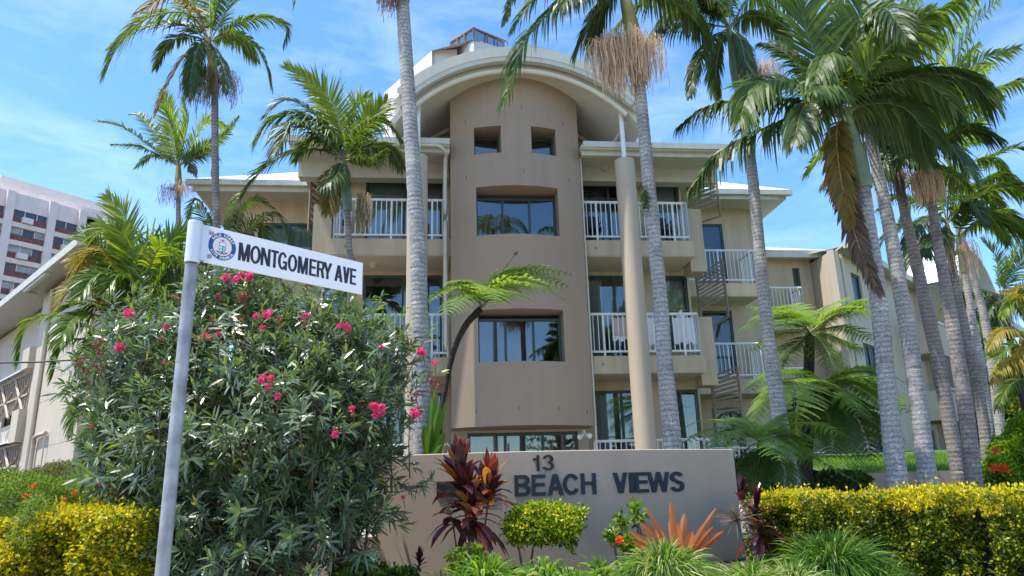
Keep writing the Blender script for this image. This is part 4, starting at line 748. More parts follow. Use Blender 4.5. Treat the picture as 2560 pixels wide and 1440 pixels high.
# --- tall palm at left
palm('tall slim palm at left with a yellow-brown old frond and olive seed strands', 12.5, [(541, 720, 22), (541, 560, 21), (538, 400, 20), (537, 232, 19)], [(537, 234, 22), (532, 170, 25), (524, 118, 20), (520, 100, 12)], (524, 104),
     [('g', .2, .75, -.3, [(470, 35), (370, 45), (300, 110), (262, 185)], .62), ('d', .9, .4, .5, [(450, 60), (350, 70), (275, 120)], .5), ('o', .5, .7, -.9, [(490, 30), (430, -10), (350, 30)], .62), ('g', .1, .6, .2, [(590, 60), (665, 45), (715, 65), (708, 112)], .38), ('g', .5, .7, -.4, [(590, 85), (650, 130), (678, 215)], .42),
      ('o', .2, .5, -.5, [(470, 130), (420, 210), (388, 290)], .28), ('g', 1.2, .2, .5, [(525, 40), (520, -40), (500, -110)]), ('g', -1, .3, .4, [(560, 40), (600, -50), (680, -110)]), ('b', 1, .3, .8, [(495, 40), (450, -30), (420, -110)]), ('g', .3, .6, .9, [(560, 90), (600, 100), (640, 150)], .4), ('d', .6, .7, -.8, [(500, 110), (480, 170), (470, 240)], .35), ('d', .4, .6, -1.1, [(540, 130), (560, 175), (560, 230)], .3), ('d', .3, .6, .7, [(470, 90), (420, 110), (390, 170)], .4), ('b', 1.1, .3, .3, [(540, 30), (560, -40), (570, -110)])],
     Lm=.55, sm='shy', tm='tkb', infl=[(528, 195, 150, .3, .75, 'info', -.30), (520, 190, 120, .25, .7, 'info', -.14), (545, 210, 90, .25, .55, 'infd', .28)])
# --- shorter palm behind
palm('shorter palm left of the tall slim one, bright yellow-green upright fronds', 17, [(448, 640, 15), (446, 560, 14), (446, 475, 13)], [(446, 478, 14), (446, 445, 17), (446, 416, 12)], (446, 416),
     [('g', .3, .25, .2, [(380, 370), (310, 320), (240, 303)], .5), ('g', .2, .5, -.3, [(390, 385), (340, 365), (282, 362)], .4), ('b', 1.3, .15, .2, [(430, 350), (425, 290), (408, 225)], .6), ('b', -1.3, .2, -.4, [(460, 350), (470, 300), (462, 250)], .6), ('b', 1.3, .3, -1.2, [(440, 370), (430, 320), (410, 270)], .7), ('g', .4, .3, .3, [(500, 370), (560, 340), (598, 292)], .38),
      ('g', .3, .5, -.2, [(490, 390), (530, 380), (528, 440)], .4), ('g', .6, .3, 1, [(400, 350), (350, 290), (330, 285)], .5), ('b', .9, .3, 1, [(480, 360), (520, 300), (570, 320)], .5), ('d', .4, .5, 1, [(420, 395), (380, 390), (340, 420)], .4), ('d', .3, .6, -1, [(450, 390), (470, 400), (480, 430)], .4)], Lm=.5, sm='shy', tm='tkb',
     infl=[(444, 478, 90, .28, .5, 'infd', -.2), (448, 478, 70, .25, .35, 'infl', .22)])
# --- palm in front of the left balcony
palm('palm before the left balcony with a pale green crownshaft and one bright upright frond', 12, [(880, 720, 18), (873, 620, 18), (869, 524, 17)], [(869, 527, 21), (866, 470, 25), (862, 420, 17), (861, 405, 11)], (861, 402),
     [('b', 1.25, .12, .1, [(852, 320), (815, 235), (715, 168)], .62), ('b', -1.2, .2, .3, [(895, 340), (930, 290), (968, 250)], .62), ('g', .1, .75, -.4, [(900, 330), (955, 300), (1000, 345)], .5), ('g', .1, .9, -.5, [(820, 330), (745, 285), (680, 300), (642, 345)], .62), ('d', .3, .6, -.9, [(810, 350), (735, 310), (690, 380)], .6), ('d', .4, .5, .3, [(800, 375), (720, 385), (650, 430), (606, 490)], .5),
      ('o', .4, .7, -.6, [(848, 420), (828, 450), (822, 530)], .4), ('g', .1, .6, -.5, [(900, 395), (935, 400), (965, 375)], .35), ('b', 1.2, .2, .8, [(880, 330), (895, 260), (930, 240)], .6), ('b', 1.2, .2, .9, [(840, 330), (800, 250), (770, 200)], .5), ('d', .3, .6, .8, [(920, 370), (970, 370), (1005, 420)], .45), ('d', .6, .4, -.3, [(800, 300), (720, 250), (660, 290)], .5), ('d', .5, .8, -1, [(850, 420), (840, 440), (800, 470)], .35), ('g', .3, .5, .5, [(830, 360), (780, 350), (740, 400)], .5), ('b', .5, .3, 0, [(880, 398), (905, 400), (925, 408)], .2)],
     Lm=.55, sm='shb', tm='tkb', infl=[(905, 515, 130, .13, .55, 'info', .04), (915, 518, 60, .1, .5, 'infl', 0.02)])
# --- foreground tall palm (crown above the picture)
palm('tall grey palm in front of the left column, crown above the picture', 8.9, [(1056, 960, 48), (1050, 780, 45), (1044, 600, 43), (1032, 400, 40), (1022, 250, 38), (1012, 100, 36), (1003, -60, 33), (997, -260, 30)], [(997, -260, 36), (992, -420, 42), (985, -560, 25)], (985, -560), tws=.95, fronds=
     [('g', .3, .7, .2, [(900, -560), (790, -380), (738, 5)], .4), ('g', .3, .6, 1, [(1080, -600), (1200, -560), (1280, -400)])], auto=9, infl=[(985, -30, 170, .16, .5, 'infd', -.12), (1000, -40, 120, .12, .42, 'infd', .04)])
# --- palm right of tower with big pale flower skirt
palm('tall palm right of the tower with a large pale skirt of flower strands', 8.9, [(1684, 1135, 57), (1664, 930, 47), (1648, 720, 42), (1628, 520, 38), (1610, 330, 36), (1598, 205, 33)], [(1597, 208, 38), (1590, 130, 43), (1577, 60, 40), (1562, -10, 30), (1556, -50, 18)], (1556, -50),
     [('g', .35, .75, -.5, [(1480, -70), (1385, 20), (1310, 110), (1262, 255)], .6), ('g', .6, .7, -.1, [(1450, -90), (1350, -20), (1285, 70)], .5), ('g', .4, .7, .2, [(1530, -20), (1480, 50), (1440, 130)], .48), ('d', .4, .8, .6, [(1530, -20), (1500, 40), (1490, 110)], .5), ('d', .2, .9, .7, [(1640, -20), (1720, 30), (1770, 100)], .45), ('g', .6, .5, -.5, [(1400, -90), (1310, -60), (1260, 60)], .3), ('g', 1, .4, 0, [(1600, -120), (1640, -200), (1700, -260)]), ('d', .4, .9, -.8, [(1500, -40), (1440, -20), (1400, 20)], .5), ('g', .4, .9, -.6, [(1640, -80), (1700, -60), (1720, -10)], .5)],
     Lm=.5, sm='shy', auto=3, infl=[(1556, 125, 420, .34, .74, 'infl', .02), (1550, 140, 200, .3, .62, 'infl', -.2), (1600, 130, 160, .26, .58, 'infl', .12)])
mb = MB(); c = P(1612, 495, 8.78); n = 260; d = unit(rng.normal(0, 1, (n, 3)) * [1, .7, 1]); mb.strips(c + rng.normal(0, 1, (n, 3)) * [.028, .02, .085], d, rng.normal(0, 1, (n, 3)), .035, .008, .4); tag(build('moss_clump', mb, 'fernd'), 'small dark green moss clump growing on the palm trunk beside the column', 'moss')
# --- next palm right
palm('palm with a green crownshaft and tan flower strands only on its right side', 10.2, [(1984, 1228, 46), (1958, 1090, 42), (1925, 880, 36), (1900, 640, 34), (1880, 430, 31), (1858, 290, 29), (1846, 212, 26)], [(1846, 214, 29), (1838, 150, 33), (1828, 95, 24), (1822, 70, 14)], (1823, 68),
     [('d', .2, .9, -.2, [(1740, 10), (1660, 40), (1610, 150)], .5), ('d', .3, .9, .5, [(1730, 60), (1650, 80), (1615, 165)], .5), ('d', .4, .7, -.6, [(1780, 100), (1740, 160), (1725, 240)], .3), ('g', .8, .5, .4, [(1790, -10), (1740, -70), (1660, -90)], .6), ('g', 1, .4, .2, [(1830, -10), (1850, -90), (1900, -140)], .6), ('d', .3, .8, -.7, [(1790, 20), (1720, -20), (1680, 20)], .55), ('d', .3, .8, .6, [(1870, 40), (1930, 50), (1975, 110)], .4),
      ('d', .3, .8, -.6, [(1850, 100), (1862, 150), (1868, 215)], .3), ('d', .6, .6, 1, [(1800, 110), (1790, 180), (1800, 240)], .35), ('g', .3, .8, .9, [(1700, -20), (1600, 10), (1540, 70)], .5), ('d', .4, .9, -.2, [(1760, 0), (1700, 0), (1650, 70)], .5), ('d', .5, .8, 1.1, [(1880, -10), (1940, -30), (2000, 40)], .5)],
     Lm=.55, sm='shg', tm='tk', infl=[(1872, 195, 170, .26, .42, 'infl', .3), (1850, 205, 90, .16, .5, 'infl', .26)])
# --- big central palm on the right
palm('large palm with a fat olive crownshaft and a brown dying frond hanging down its trunk', 8.5, [(2246, 1218, 58), (2222, 1010, 52), (2205, 830, 48), (2188, 680, 46), (2168, 550, 42), (2158, 470, 40)], [(2158, 472, 44), (2140, 400, 54), (2122, 330, 44), (2112, 290, 30)], (2110, 290),
     [('g', 1.15, .25, .1, [(2070, 200), (2020, 90), (1985, -60)], .9), ('g', -1.15, .3, .2, [(2130, 150), (2150, 40), (2170, -80)], .85), ('d', .1, 1., -.1, [(2000, 255), (1860, 250), (1760, 272), (1695, 318)], .42), ('d', .1, 1., -.5, [(2000, 290), (1900, 325), (1800, 380), (1725, 475)], .52), ('g', .2, 1.0, -.9, [(2120, 190), (2065, 140), (2030, 215)], .42), ('g', .5, .8, -.3, [(2180, 200), (2290, 80), (2400, 0), (2460, -60)], .55), ('d', .3, .9, -.4, [(2220, 210), (2340, 185), (2430, 205), (2480, 260)], .6),
      ('g', .7, .7, -.2, [(2170, 240), (2250, 200), (2320, 210), (2380, 260)], .55), ('d', .4, .9, -1.0, [(2060, 250), (2010, 270), (1985, 350)], .5), ('b', 1, .5, .9, [(2180, 180), (2260, 100), (2360, 90)], .6), ('d', .8, .6, .7, [(2050, 220), (1960, 130), (1900, 110)], .5), ('o', .1, .45, -.35, [(2092, 320), (2098, 420), (2125, 560)], .30), ('x', .0, .5, -.38, [(2095, 400), (2130, 560), (2165, 660), (2200, 730)], .30), ('g', .6, .7, -1.2, [(2090, 230), (2060, 210), (2030, 230)], .4), ('g', .9, .5, -.5, [(2160, 190), (2230, 110), (2330, 30)], .8), ('g', .8, .7, -.6, [(2040, 240), (1950, 200), (1880, 220), (1850, 300)], .6), ('d', .4, .9, .1, [(2170, 260), (2260, 270), (2330, 350)], .6), ('d', .5, .7, 1.0, [(2150, 250), (2230, 240), (2300, 300)], .5), ('b', .9, .4, 1.2, [(2100, 330), (2060, 380), (2020, 430)], .4)],
     Lm=.62, sm='shg', tm='tk', n=72, w=.0235)
# --- blue-green crownshaft palm
palm('palm with a blue-green crownshaft just right of the hanging brown frond', 9.6, [(2322, 1216, 52), (2300, 1040, 47), (2278, 880, 45), (2250, 720, 41), (2222, 560, 37), (2190, 410, 32), (2172, 325, 28)], [(2172, 328, 33), (2168, 295, 37), (2160, 250, 26), (2158, 232, 14)], (2158, 230),
     [('d', .3, .8, .2, [(2240, 210), (2330, 220), (2400, 300)], .5), ('g', .8, .5, .5, [(2200, 130), (2260, 30), (2320, -40)], .6), ('d', .5, .8, -.5, [(2150, 260), (2145, 285), (2140, 310)], .3), ('g', 1, .4, .9, [(2140, 130), (2100, 30), (2060, -40)], .6), ('d', .5, .6, 1.1, [(2230, 260), (2290, 330), (2310, 420)], .5)], Lm=.55, sm='shb', tm='tk', auto=3, flen=2.1)
# --- slimmer palm behind, brown flower remains
palm('brownish palm behind the blue-green crownshaft one, dry strands under its crown', 11.6, [(2402, 1214, 40), (2378, 1080, 40), (2345, 900, 38), (2318, 780, 36), (2292, 660, 31), (2268, 560, 28), (2246, 450, 24)], [(2246, 452, 26), (2240, 410, 26), (2232, 372, 14)], (2232, 372),
     [('b', 1.2, .2, .4, [(2225, 300), (2235, 220), (2270, 150)], .6), ('b', -1., .3, .6, [(2270, 320), (2330, 230), (2420, 170)], .6), ('g', .5, .6, 0, [(2300, 340), (2380, 280), (2460, 270)], .5), ('d', .4, .8, -.3, [(2190, 370), (2130, 390), (2060, 460)], .5), ('b', .6, .5, .8, [(2190, 330), (2120, 310), (2040, 380)], .5), ('d', .4, .7, -.5, [(2270, 380), (2300, 420), (2310, 500)], .4), ('b', 1.1, .3, .2, [(2290, 310), (2370, 200), (2450, 110)], .6), ('g', 1.1, .3, -.2, [(2330, 280), (2440, 160), (2545, 120)], .6), ('b', 1.0, .4, .5, [(2300, 250), (2380, 90), (2450, 0)], .6), ('g', .8, .4, .6, [(2330, 260), (2430, 70), (2520, -20)], .6), ('g', .6, .6, .1, [(2320, 300), (2420, 230), (2500, 240)], .5)],
     Lm=.55, sm='shg', tm='tkb', infl=[(2238, 455, 90, .3, .5, 'infd', .1), (2236, 440, 90, .22, .55, 'infd', -.12)])
# --- orange crownshaft with tan skirt
palm('palm with an orange-yellow crownshaft above a neat rounded tan flower skirt', 10.5, [(2436, 1212, 46), (2418, 1050, 42), (2395, 900, 40), (2372, 760, 36), (2350, 640, 31), (2334, 540, 26), (2326, 470, 24)], [(2326, 472, 27), (2318, 430, 30), (2306, 385, 21), (2302, 372, 13)], (2303, 374),
     [('g', .2, .8, -.2, [(2380, 320), (2450, 250), (2540, 205), (2600, 200)], .45), ('d', .3, .7, -.4, [(2360, 350), (2420, 320), (2500, 350)], .42), ('b', 1.2, .3, .5, [(2295, 300), (2270, 230), (2230, 190)], .6), ('d', .3, .9, -.3, [(2260, 360), (2220, 380), (2205, 430)], .45), ('b', 1, .4, .6, [(2350, 300), (2420, 200), (2480, 160)], .5), ('d', .3, .8, .2, [(2250, 340), (2200, 330), (2150, 370)], .45), ('d', .4, .8, -.8, [(2300, 395), (2280, 380), (2240, 400)], .4), ('g', .5, .6, .9, [(2330, 420), (2380, 440), (2430, 480)], .4), ('d', .2, .8, -.9, [(2340, 360), (2380, 370), (2420, 430)], .45)],
     Lm=.5, sm='sho', tm='tkb', infl=[(2312, 465, 220, .16, .4, 'infl', -.06), (2322, 462, 130, .12, .36, 'infl', .1)])
palm('slim palm behind the tan skirted palm, long fronds reaching the right edge', 12.6, [(2476, 1212, 32), (2458, 1050, 31), (2430, 900, 30), (2402, 780, 27), (2385, 690, 24), (2376, 640, 20)], [(2376, 642, 22), (2372, 600, 22), (2366, 562, 12)], (2367, 560),
     [('g', .3, .55, -.3, [(2430, 500), (2500, 470), (2600, 480)], .6), ('b', 1.1, .25, .2, [(2375, 460), (2400, 360), (2470, 290)], .6), ('g', .4, .6, -.6, [(2410, 520), (2480, 540), (2570, 590)], .5), ('d', .3, .8, -.5, [(2330, 540), (2290, 570), (2275, 660)], .5), ('g', .6, .5, .3, [(2320, 520), (2250, 490), (2200, 520)], .5), ('g', .3, .6, .5, [(2420, 420), (2480, 400), (2520, 430)], .45), ('b', 1.2, .2, .5, [(2350, 470), (2340, 400), (2330, 340)], .5), ('g', .3, .7, .6, [(2440, 470), (2510, 440), (2560, 490)], .5), ('d', .4, .7, -.9, [(2350, 580), (2320, 600), (2310, 640)], .4)],
     Lm=.55, sm='shy', tm='tkb', infl=[(2385, 640, 110, .3, .6, 'infl', .1)])
palm('palm trunk seen edge-on behind its neighbour at the right end of the row', 13.2, [(2492, 1210, 26), (2470, 1040, 25), (2448, 900, 23), (2428, 780, 20), (2412, 680, 18)], [(2412, 682, 18), (2400, 620, 17), (2395, 590, 10)], (2395, 590), [('g', .4, .5, .5, [(2440, 560), (2490, 560), (2520, 610)], .4), ('d', .4, .6, .5, [(2350, 590), (2310, 620), (2290, 700)], .4)], tm='tkl', sm='shg', auto=3, flen=1.8, Lm=.4)
palm('slender pale ringed palm trunk standing apart at the far right beside the flowering shrub', 15.5, [(2504, 1105, 31), (2488, 960, 29), (2462, 800, 26), (2430, 680, 21), (2405, 600, 19), (2392, 560, 17)], [(2392, 562, 18), (2384, 520, 18), (2380, 500, 10)], (2380, 500),
     [('g', .3, .6, .3, [(2440, 460), (2510, 440), (2570, 500)], .45), ('g', 1, .3, .3, [(2390, 430), (2420, 360), (2460, 350)], .5), ('g', .4, .7, .3, [(2330, 480), (2280, 500), (2250, 570)], .45)], tm='tkl', auto=3, flen=2.2, Lm=.5)
palm('distant feathery palm with shaggy dry skirt at the far right skyline', 23, [(2536, 900, 17), (2524, 840, 17), (2508, 745, 17)], [], (2503, 738),
     [('g', 1.2, .2, .1, [(2495, 690), (2488, 640), (2455, 600)], .75), ('g', -1, .2, .2, [(2530, 690), (2560, 640), (2590, 600)], .75), ('g', .3, .6, 0, [(2460, 730), (2420, 740), (2390, 780)], .6), ('o', .3, .6, .2, [(2450, 745), (2420, 735), (2380, 725)], .5), ('g', .4, .6, -.2, [(2470, 760), (2440, 800), (2430, 860)], .6), ('g', .3, .6, 0, [(2540, 730), (2580, 740), (2610, 800)], .6), ('b', 1, .3, 0, [(2520, 680), (2540, 630), (2550, 590)], .6), ('d', .4, .7, -.3, [(2500, 770), (2480, 820), (2470, 870)], .6)],
     tm='tkd', Lm=.6, name='distant_palm', auto=4, flen=2.4, infl=[(2506, 745, 160, .3, 1.1, 'infd', 0)])
# --- golden cane clumps
def cane(label, Y, stems, fronds, Lm=.42, name='cane_palm', w=.014):
    b = P(stems[0][0], stems[0][1], Y); gz = ground(b[0], Y); t = thing(name, label, 'palm clump', (b[0], Y, gz), 'golden cane palm clumps')
    for (x, y, x2, y2, wd, dy) in stems:
        mb = MB(); a = P(x, y, Y); a[2] = gz - .05; c_ = P(x2, y2, Y + dy); r = wd * m_per_px(x2, y2, Y) / 2; ringed(mb, [a, (a + c_) / 2 + [0.03, 0, 0], c_], [r, r, r * .8], .12, 8); build('stem', mb, 'ro', t, smooth=True)
    for f in fronds:
        kind, tw, dr, dy, px = f[:5]; m = len(px); frond(t, [P(x, y, Y + dy * (k / (m - 1)) ** 1.2) for k, (x, y) in enumerate(px)], f[5] if len(f) > 5 else Lm, kind, tw, dr, 44, w, lift=.35, rr=.011)
    return t
cane('large golden cane palm clump between the oleander and the left wing', 10.8, [(300, 1100, 330, 800, 14, 0), (340, 1100, 370, 780, 14, .3), (270, 1100, 260, 850, 12, -.3), (400, 1050, 420, 760, 12, .4), (310, 1100, 300, 760, 12, .5)],
     [('b', 1.2, .15, .2, [(330, 760), (325, 640), (310, 540), (268, 488)], .6), ('c', 1.1, .2, .3, [(320, 760), (270, 640), (215, 590), (190, 590)], .5), ('c', 1.1, .2, .2, [(360, 760), (390, 660), (430, 600), (475, 570)], .62), ('c', -.9, .3, -.3, [(350, 780), (400, 700), (440, 660), (480, 650)], .55), ('y', .8, .3, .0, [(310, 780), (250, 700), (205, 650), (180, 660)], .5), ('y', .5, .5, -.4, [(300, 800), (230, 720), (180, 720), (150, 760)], .45),
      ('c', .2, .7, -.3, [(280, 860), (190, 800), (100, 790), (60, 830), (46, 905)], .36), ('c', .2, .7, -.2, [(290, 870), (220, 850), (160, 860), (130, 945)], .34), ('c', .2, .5, -.5, [(330, 830), (270, 780), (200, 760), (130, 790)], .45), ('c', .6, .5, -.6, [(350, 800), (340, 720), (300, 690), (260, 730)], .5), ('d', .8, .4, -.4, [(370, 790), (420, 740), (450, 700), (470, 720)], .55), ('c', .3, .6, -.7, [(330, 850), (380, 790), (430, 780), (470, 810)], .4),
      ('c', .2, .6, -.5, [(300, 1010), (250, 960), (200, 1000), (180, 1085)], .3), ('b', 1.2, .2, .5, [(340, 740), (350, 640), (390, 600), (440, 620)], .55), ('b', 1.2, .2, .6, [(310, 740), (290, 640), (270, 600), (240, 560)], .5), ('c', .9, .4, -.2, [(300, 800), (250, 760), (210, 800), (170, 830)], .4), ('d', .6, .5, .2, [(370, 840), (420, 820), (460, 860), (470, 920)], .45), ('c', .7, .4, .1, [(320, 820), (310, 740), (330, 680), (380, 640)], .6), ('c', .5, .5, -.6, [(300, 850), (260, 830), (230, 880), (215, 960)], .35), ('d', .9, .4, .3, [(330, 830), (350, 740), (400, 700), (440, 740)], .6),
      ('c', 1, .3, .4, [(400, 800), (420, 700), (450, 640), (490, 610)], .5), ('d', .8, .4, .2, [(420, 860), (440, 780), (470, 720), (500, 700)], .5), ('d', .6, .6, .3, [(250, 900), (300, 860), (350, 880), (380, 960)], .4), ('b', .9, .3, .1, [(330, 700), (310, 600), (260, 570), (225, 610)], .55), ('c', .6, .5, -.7, [(340, 800), (290, 700), (240, 690), (200, 740)], .55), ('c', .5, .5, -.8, [(370, 820), (400, 740), (450, 760), (480, 840)], .5), ('b', .4, .5, -.5, [(360, 700), (400, 620), (440, 640), (470, 700)], .5), ('c', .4, .6, -.9, [(300, 820), (240, 790), (180, 800), (150, 860)], .45), ('d', .5, .5, .5, [(350, 860), (300, 780), (340, 720), (400, 740)], .6), ('y', .4, .6, -.2, [(330, 790), (270, 640), (215, 640), (190, 720)], .5)], Lm=.55, w=.017)
cane('dark arching palm clump behind the street sign, left of the balcony', 13.5, [(560, 1000, 580, 640, 12, 0), (600, 1000, 620, 650, 12, .3), (520, 1000, 520, 600, 12, .2)],
     [('d', .15, .8, -.1, [(600, 650), (640, 560), (690, 535), (718, 590)], .45), ('d', .3, .7, 0, [(590, 640), (600, 540), (640, 500), (682, 520)], .45), ('c', 1.1, .3, .2, [(570, 640), (560, 560), (575, 500), (600, 480)], .5), ('c', .9, .4, .2, [(560, 640), (520, 560), (490, 520), (470, 560)], .5), ('d', .3, .7, -.3, [(560, 650), (520, 540), (490, 500), (474, 540)], .4), ('d', .8, .4, .3, [(590, 650), (620, 580), (650, 560), (660, 640)], .5), ('d', .4, .8, -.3, [(600, 780), (650, 690), (700, 700), (720, 780)], .42), ('d', .9, .4, -.2, [(560, 780), (540, 700), (510, 640), (500, 600)], .5), ('d', .9, .4, -.1, [(540, 860), (510, 760), (500, 700), (520, 640)], .5), ('d', .6, .6, -.3, [(640, 900), (690, 820), (740, 800), (780, 830)], .4), ('d', .7, .5, .1, [(600, 860), (640, 780), (660, 720), (640, 680)], .4), ('c', .6, .5, .2, [(500, 700), (480, 620), (500, 560), (540, 540)], .5)], Lm=.45)
cane('orange-tinged golden cane palm clump at the right edge', 14.5, [(2560, 1100, 2555, 850, 12, 0), (2600, 1100, 2590, 800, 12, .2)],
     [('y', .8, .5, -.2, [(2570, 880), (2560, 800), (2540, 740), (2500, 730)], .4), ('y', .5, .6, -.4, [(2580, 900), (2540, 830), (2500, 830), (2470, 870)], .4), ('b', .5, .6, -.2, [(2590, 850), (2560, 760), (2530, 750), (2505, 790)], .4), ('y', .4, .7, -.5, [(2590, 960), (2550, 900), (2510, 910), (2480, 960)], .4), ('c', .4, .6, -.2, [(2590, 980), (2550, 950), (2520, 970), (2495, 1020)], .4), ('b', 1, .4, 0, [(2600, 850), (2590, 760), (2600, 700), (2560, 690)], .5), ('y', .6, .6, -.3, [(2620, 900), (2590, 860), (2560, 880), (2530, 930)], .45), ('c', .9, .4, .3, [(2580, 900), (2540, 860), (2490, 890), (2460, 850)], .4), ('y', .8, .5, .1, [(2600, 820), (2570, 740), (2550, 720), (2520, 760)], .4)], Lm=.42)

# --- tree ferns
def fern_frond(parent, pts, Lm, mat, tw=0., droop=.25, n=17, m=26, name='frond'):
    C = spline(np.asarray(pts, float), 40); h = C[-1] - C[0]; h[2] = 0
    if np.linalg.norm(h) < .2: h = np.array([h[0] + .01, -.3, 0])
    h = unit(h); S0 = np.cross(h, [0, 0, 1.]); mb = MB(); mb.tube(C, np.linspace(.011, .002, 40), 5, 1, False)
    t = np.linspace(.13, .99, n); ix = t * 39; i0 = np.clip(ix.astype(int), 0, 38); f = (ix - i0)[:, None]; B = C[i0] * (1 - f) + C[i0 + 1] * f; T = unit(C[i0 + 1] - C[i0]); S = unit(S0 - T * (T @ S0)[:, None]); N = np.cross(S, T); ct, st = math.cos(tw), math.sin(tw); S, N = S * ct + N * st, N * ct - S * st
    L1 = Lm * np.interp(t, [0, .2, .5, .8, 1], [.45, .85, 1, .65, .12]); u = np.linspace(.06, 1, m)
    for sg in (-1, 1):
        D = unit(S * sg + T * .35 + N * .08 + rng.normal(0, .05, (n, 3))); dr = np.clip(droop + rng.normal(0, .06, n), 0, 1)
        q = B[:, None] + D[:, None] * (L1[:, None] * u)[..., None] + np.array([0, 0, -1.]) * (dr[:, None] * L1[:, None] * u ** 2)[..., None]
        q = q.reshape(-1, 3); Dn = np.repeat(D, m, 0); Tn = np.repeat(T, m, 0); l2 = (L1[:, None] * .155 * np.interp(u, [0, .3, 1], [.9, 1, .2])[None]).ravel()
        for s2 in (-1, 1):
            d2 = unit(Tn * s2 + Dn * .4 + rng.normal(0, .08, q.shape)); mb.strips(q, d2, Dn, l2, np.maximum(.0055, l2 * .16), .15, 0, (.8, 1, .15))
    return build(name, mb, [mat, 'rg'], parent)
def treefern(label, Y, trunk, c, fronds, Lm=.3):
    b = P(trunk[0][0], trunk[0][1], Y); gz = ground(b[0], Y); t = thing('tree_fern', label, 'tree fern', (b[0], Y, gz), 'tree ferns in the garden')
    pts = [P(x, y, Y) for x, y, _ in trunk]; rad = [q[2] * m_per_px(q[0], q[1], Y) / 2 for q in trunk]
    if pts[0][2] > gz: pts = [np.array([pts[0][0], Y, gz - .1])] + pts; rad = [rad[0]] + rad
    mb = MB(); ringed(mb, pts, rad, .04, 10); build('trunk', mb, 'tkd', t)
    cw = P(c[0], c[1], Y)
    for (mt, tw, dr, dy, px, *L_) in fronds:
        k = len(px); fern_frond(t, [cw] + [P(x, y, Y + dy * ((i + 1) / k) ** 1.1) for i, (x, y) in enumerate(px)], 1.18 * (L_[0] if L_ else Lm), mt, tw, dr)
    return t
treefern('tree fern with a curved bare dark trunk at the left edge of the tower', 9.3, [(1098, 1110, 17), (1102, 1040, 15), (1116, 960, 14), (1134, 880, 13), (1160, 820, 13), (1190, 784, 15), (1204, 772, 19)], (1206, 768),
     [('fernb', .1, .3, -.7, [(1260, 715), (1340, 712), (1415, 750)], .26), ('fernb', .1, .25, .2, [(1250, 700), (1330, 672), (1428, 686)], .26), ('fernb', .1, .3, -.5, [(1180, 720), (1120, 720), (1070, 752)], .26), ('fern', .2, .4, .2, [(1160, 725), (1100, 730), (1050, 768), (990, 765)], .2), ('fernb', .2, .2, -1.2, [(1215, 735), (1225, 720), (1240, 760)], .25), ('fernb', .3, .2, .8, [(1220, 710), (1240, 690), (1290, 672)], .26), ('fernb', .1, .3, -1.0, [(1240, 730), (1280, 730), (1310, 745)], .28), ('fernb', .1, .3, 1, [(1180, 715), (1150, 700), (1120, 712)], .25), ('fern', .2, .4, -.9, [(1180, 735), (1150, 745), (1110, 790)], .22), ('fern', .1, .3, .6, [(1270, 700), (1340, 690), (1420, 715)], .26), ('fernb', .05, .2, -.2, [(1250, 712), (1330, 705), (1405, 722)], .3), ('fernb', .05, .2, -.3, [(1170, 715), (1110, 722), (1060, 745)], .28), ('fernb', .05, .2, .1, [(1230, 702), (1290, 680), (1360, 676)], .3)], Lm=.28)
mb = MB(); mb.tube(spline([P(1232, 700, 9.3), P(1262, 670, 9.3), P(1290, 634, 9.3)], 8), .006, 5); mb.strips([P(1290, 634, 9.3)] * 6, rng.normal(0, 1, (6, 3)), rng.normal(0, 1, (6, 3)), .04, .012, 0.); fs = build('young_shoot', mb, 'stem', [o for o in COL.objects if o.name == 'tree_fern'][0])
treefern('tallest tree fern right of the building, dark upright trunk and flat bright crown', 12.6, [(2018, 1215, 30), (2020, 1050, 24), (2022, 930, 20), (2025, 860, 26), (2025, 835, 22)], (2025, 830),
     [('fern', .1, .3, .2, [(2090, 780), (2130, 760), (2178, 752)], .42), ('fernb', .1, .25, -.5, [(2080, 790), (2140, 775), (2190, 790)], .42), ('fernb', .1, .3, -.6, [(1980, 790), (1930, 780), (1880, 800)], .4), ('fern', .1, .3, .2, [(1980, 780), (1920, 770), (1862, 768)], .36), ('fern', .1, .4, -.3, [(1970, 800), (1900, 800), (1840, 830)], .36), ('fern', .2, .5, -.3, [(1980, 830), (1930, 840), (1880, 880)], .36), ('fern', .1, .3, .3, [(2080, 820), (2130, 825), (2180, 850)], .32), ('fern', .2, .4, -.3, [(2070, 840), (2120, 860), (2170, 880)], .32), ('fernb', .2, .2, 1.2, [(2050, 780), (2080, 760), (2110, 755)], .42),
      ('fernd', .3, .5, -1.1, [(2050, 850), (2070, 880), (2090, 930)], .32), ('fernb', .2, .2, 1.2, [(2000, 785), (1960, 765), (1920, 775)], .4), ('fern', .2, .3, -1.3, [(2000, 800), (1970, 800), (1950, 830)], .36), ('fernd', .3, .4, -1.0, [(1990, 860), (1960, 880), (1940, 920)], .3), ('fernb', .1, .3, 1, [(2100, 770), (2140, 755), (2170, 770)], .35), ('fernd', .3, .4, .5, [(1990, 870), (1970, 890), (1950, 940)], .3)])
